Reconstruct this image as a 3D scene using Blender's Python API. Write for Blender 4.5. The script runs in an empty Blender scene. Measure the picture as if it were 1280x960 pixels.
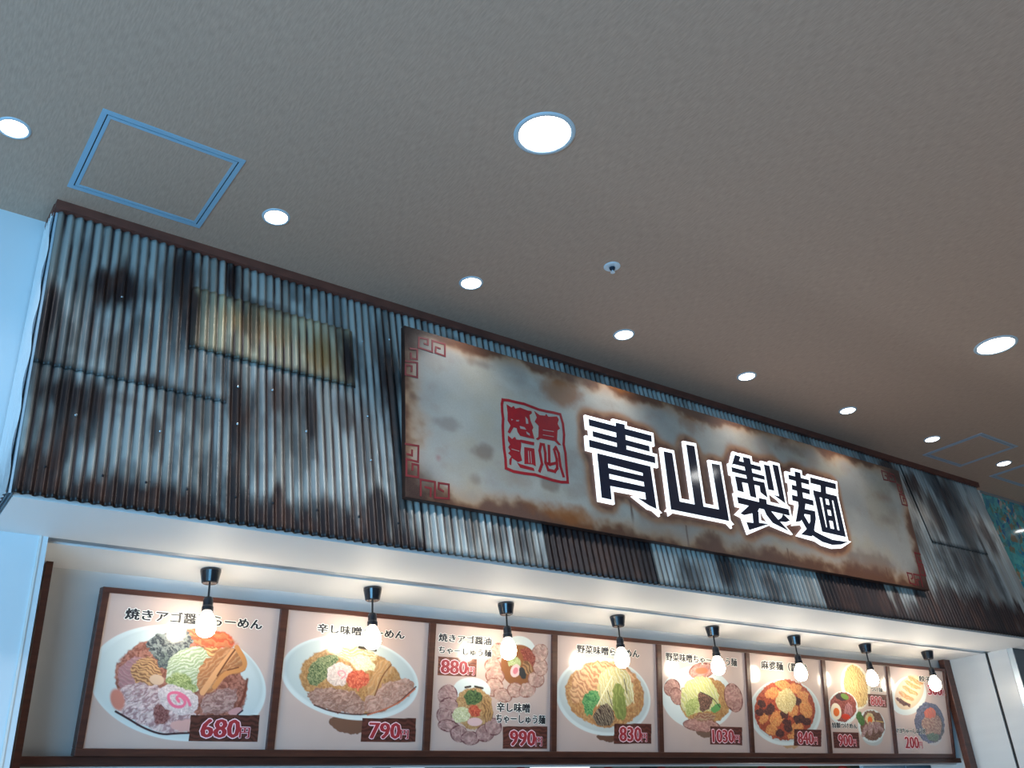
import bpy, bmesh, math, random
import numpy as np
from mathutils import Matrix, Vector
from mathutils.geometry import tessellate_polygon

# ------------------------------------------------------------------ camera, world, large lights, exposure
SC = bpy.context.scene
COL = SC.collection
EYE = 1.6
cam_data = bpy.data.cameras.new('camera')
cam_data.sensor_width = 36.0
cam_data.lens = 1164.0 / 1280.0 * 36.0
cam_data.clip_start = 0.05
cam_data.clip_end = 100
cam = bpy.data.objects.new('camera', cam_data)
COL.objects.link(cam)
cam.matrix_world = Matrix(((0.806111, -0.221563, -0.548721, 0.0),
                           (-0.588909, -0.391345, -0.707132, 0.0),
                           (-0.058065, 0.893174, -0.445948, EYE),
                           (0, 0, 0, 1)))
SC.camera = cam
world = bpy.data.worlds.new('world')
SC.world = world
world.use_nodes = True
bg = world.node_tree.nodes['Background']
bg.inputs['Color'].default_value = (0.42, 0.62, 0.85, 1)
bg.inputs['Strength'].default_value = 0.22
SC.view_settings.view_transform = 'Standard'
SC.view_settings.look = 'None'
SC.view_settings.gamma = 1.0
SC.view_settings.use_curve_mapping = False
SC.view_settings.exposure = 0.0

def area(name, loc, target, sx, sy, power, col):
    l = bpy.data.lights.new(name, 'AREA')
    l.shape = 'RECTANGLE'; l.size = sx; l.size_y = sy; l.energy = power; l.color = col
    o = bpy.data.objects.new(name, l); COL.objects.link(o)
    o.location = loc
    o.rotation_euler = (Vector(target) - Vector(loc)).to_track_quat('-Z', 'Y').to_euler()
    return o
# daylight through the glazed front of the hall, on the left of the shop
area('daylight_window_light', (-2.9, -1.6, 1.35), (0.8, 3.2, 2.6), 3.2, 2.4, 330, (0.22, 0.60, 1.0))

# ------------------------------------------------------------------ helpers
def srgb(c):
    c = np.asarray(c, dtype=float) / 255.0
    return np.where(c <= 0.04045, c / 12.92, ((c + 0.055) / 1.055) ** 2.4)

def mat(name, col=None, rough=0.6, metal=0.0, attr=None, noise=None, bump=None, emit=None, coat=0.0, spec=0.5, coat_rough=0.08):
    """procedural principled material. noise=(scale_xyz, colour2, amount); bump=(scale_xyz, strength)"""
    m = bpy.data.materials.new(name); m.use_nodes = True
    nt = m.node_tree; b = nt.nodes['Principled BSDF']
    b.inputs['Roughness'].default_value = rough
    b.inputs['Metallic'].default_value = metal
    b.inputs['Coat Weight'].default_value = coat
    b.inputs['Coat Roughness'].default_value = coat_rough
    b.inputs['Specular IOR Level'].default_value = spec
    src = None
    if attr:
        a = nt.nodes.new('ShaderNodeAttribute'); a.attribute_name = attr; src = a.outputs['Color']
    if col is not None and src is None:
        b.inputs['Base Color'].default_value = (*srgb(col), 1)
    def noise_tex(scale, detail=5.0):
        tc = nt.nodes.new('ShaderNodeTexCoord'); mp = nt.nodes.new('ShaderNodeMapping')
        mp.inputs['Scale'].default_value = scale
        nt.links.new(tc.outputs['Object'], mp.inputs['Vector'])
        n = nt.nodes.new('ShaderNodeTexNoise'); n.inputs['Scale'].default_value = 1.0; n.inputs['Detail'].default_value = detail
        nt.links.new(mp.outputs['Vector'], n.inputs['Vector'])
        return n.outputs['Fac']
    if noise:
        scale, c2, amt = noise
        r = nt.nodes.new('ShaderNodeValToRGB')
        r.color_ramp.elements[0].position = 0.35; r.color_ramp.elements[1].position = 0.68
        nt.links.new(noise_tex(scale), r.inputs['Fac'])
        mx = nt.nodes.new('ShaderNodeMix'); mx.data_type = 'RGBA'
        r.color_ramp.elements[0].color = (0, 0, 0, 1); r.color_ramp.elements[1].color = (amt, amt, amt, 1)
        nt.links.new(r.outputs['Color'], mx.inputs['Factor'])
        if src: nt.links.new(src, mx.inputs['A'])
        else: mx.inputs['A'].default_value = (*srgb(col), 1)
        mx.inputs['B'].default_value = (*srgb(c2), 1)
        src = mx.outputs['Result']
    if src: nt.links.new(src, b.inputs['Base Color'])
    if bump:
        scale, st = bump
        bp = nt.nodes.new('ShaderNodeBump'); bp.inputs['Strength'].default_value = st; bp.inputs['Distance'].default_value = 0.002
        nt.links.new(noise_tex(scale, 3.0), bp.inputs['Height']); nt.links.new(bp.outputs['Normal'], b.inputs['Normal'])
    if emit:
        b.inputs['Emission Color'].default_value = (*emit[0], 1); b.inputs['Emission Strength'].default_value = emit[1]
    return m

class MB:
    """collects geometry for ONE mesh object"""
    def __init__(s): s.v = []; s.f = []
    def add(s, vs, fs):
        n = len(s.v); s.v += [tuple(v) for v in vs]; s.f += [tuple(i + n for i in f) for f in fs]; return s
    def box(s, x0, x1, y0, y1, z0, z1):
        return s.add([(x, y, z) for z in (z0, z1) for y in (y0, y1) for x in (x0, x1)],
                     [(0, 2, 3, 1), (4, 5, 7, 6), (0, 1, 5, 4), (2, 6, 7, 3), (0, 4, 6, 2), (1, 3, 7, 5)])
    def lathe(s, prof, c=(0, 0, 0), n=24, closed=False):
        vs = [(c[0] + r * math.cos(2 * math.pi * k / n), c[1] + r * math.sin(2 * math.pi * k / n), c[2] + z) for r, z in prof for k in range(n)]
        fs = [(i * n + k, i * n + (k + 1) % n, (i + 1) * n + (k + 1) % n, (i + 1) * n + k) for i in range(len(prof) - 1) for k in range(n)]
        if not closed: fs += [tuple(range(n)), tuple(range((len(prof) - 1) * n, len(prof) * n))]
        return s.add(vs, fs)
    def tube(s, a, b, r, n=10):
        a = Vector(a); b = Vector(b); d = (b - a).normalized(); u = d.orthogonal().normalized(); w = d.cross(u)
        vs = [p + (u * math.cos(2 * math.pi * k / n) + w * math.sin(2 * math.pi * k / n)) * r for p in (a, b) for k in range(n)]
        return s.add(vs, [(k, (k + 1) % n, n + (k + 1) % n, n + k) for k in range(n)] + [tuple(range(n))[::-1], tuple(range(n, 2 * n))])
    def prism(s, poly, y0, y1):
        """polygon in x,z extruded from y0 (front) to y1"""
        n = len(poly)
        return s.add([(x, y0, z) for x, z in poly] + [(x, y1, z) for x, z in poly],
                     [tuple(range(n)), tuple(range(n, 2 * n))[::-1]] + [(i, i + n, (i + 1) % n + n, (i + 1) % n) for i in range(n)])
    def build(s, name, m, parent=None, smooth=False, bevel=0, fix=True):
        w = Vector((0, 0, 0)) if parent is None else world_loc(parent)     # vertices are given in world space
        me = bpy.data.meshes.new(name); me.from_pydata([(a - w.x, b - w.y, c - w.z) for a, b, c in s.v], [], s.f)
        if fix:
            bm = bmesh.new(); bm.from_mesh(me); bmesh.ops.recalc_face_normals(bm, faces=bm.faces); bm.to_mesh(me); bm.free()
        me.materials.append(m)
        if smooth: me.shade_smooth()
        o = bpy.data.objects.new(name, me); COL.objects.link(o)
        if parent is not None:
            o.parent = parent
        if bevel:
            b = o.modifiers.new('bevel', 'BEVEL'); b.width = bevel; b.segments = 2; b.limit_method = 'ANGLE'
        return o

def world_loc(o):
    p = Vector((0, 0, 0))
    while o is not None:
        p = p + o.location; o = o.parent
    return p
def tag(o, label=None, cat=None, group=None, kind=None):
    for k, v in (('label', label), ('category', cat), ('group', group), ('kind', kind)):
        if v: o[k] = v
    return o
def thing(name, loc, label, cat, group=None):
    o = bpy.data.objects.new(name, None); COL.objects.link(o); o.location = loc; o.empty_display_size = 0.05
    return tag(o, label, cat, group)
def struct(o, label=None):
    o['kind'] = 'structure'
    if label: o['label'] = label
    return o
def copy_tree(o, parent=None):
    c = o.copy(); COL.objects.link(c)
    if parent is not None: c.parent = parent
    for ch in list(o.children): copy_tree(ch, c)
    return c

# numpy value noise
RNG = np.random.RandomState(7)
TAB = RNG.rand(256, 256)
def vnoise(x, y):
    xi = np.floor(x).astype(int); yi = np.floor(y).astype(int); fx = x - xi; fy = y - yi
    fx = fx * fx * (3 - 2 * fx); fy = fy * fy * (3 - 2 * fy)
    g = lambda a, b: TAB[a & 255, b & 255]
    return (g(xi, yi) * (1 - fx) + g(xi + 1, yi) * fx) * (1 - fy) + (g(xi, yi + 1) * (1 - fx) + g(xi + 1, yi + 1) * fx) * fy
def fbm(x, y, o=4):
    s = 0; a = 0.5; t = 0
    for k in range(o):
        s = s + a * vnoise(x * 2 ** k + 17.3 * k, y * 2 ** k + 9.1 * k); t += a; a *= 0.55
    return s / t
def sstep(a, b, x):
    t = np.clip((x - a) / (b - a), 0, 1); return t * t * (3 - 2 * t)
def mix(c, c2, f): return c * (1 - f[..., None]) + np.asarray(c2) * f[..., None]

def grid_mesh(name, P, colors, m, parent, smooth=True):
    """P: (rows, cols, 3) points, colors (rows, cols, 3) linear, as colour attribute 'paint'"""
    r, c = P.shape[:2]
    idx = np.arange(r * c).reshape(r, c)
    q = np.stack([idx[:-1, :-1], idx[1:, :-1], idx[1:, 1:], idx[:-1, 1:]], -1).reshape(-1, 4)
    if parent is not None: P = P - np.array(world_loc(parent))
    me = bpy.data.meshes.new(name)
    me.vertices.add(r * c); me.vertices.foreach_set('co', P.reshape(-1).astype(np.float32))
    me.loops.add(q.size); me.loops.foreach_set('vertex_index', q.reshape(-1).astype(np.int32))
    me.polygons.add(len(q)); me.polygons.foreach_set('loop_start', np.arange(0, q.size, 4, dtype=np.int32))
    me.update(calc_edges=True)
    a = me.color_attributes.new('paint', 'FLOAT_COLOR', 'POINT')
    a.data.foreach_set('color', np.concatenate([colors, np.ones((r, c, 1))], -1).reshape(-1).astype(np.float32))
    me.materials.append(m)
    if smooth: me.shade_smooth()
    o = bpy.data.objects.new(name, me); COL.objects.link(o)
    if parent is not None:
        o.parent = parent
    return o

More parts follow.
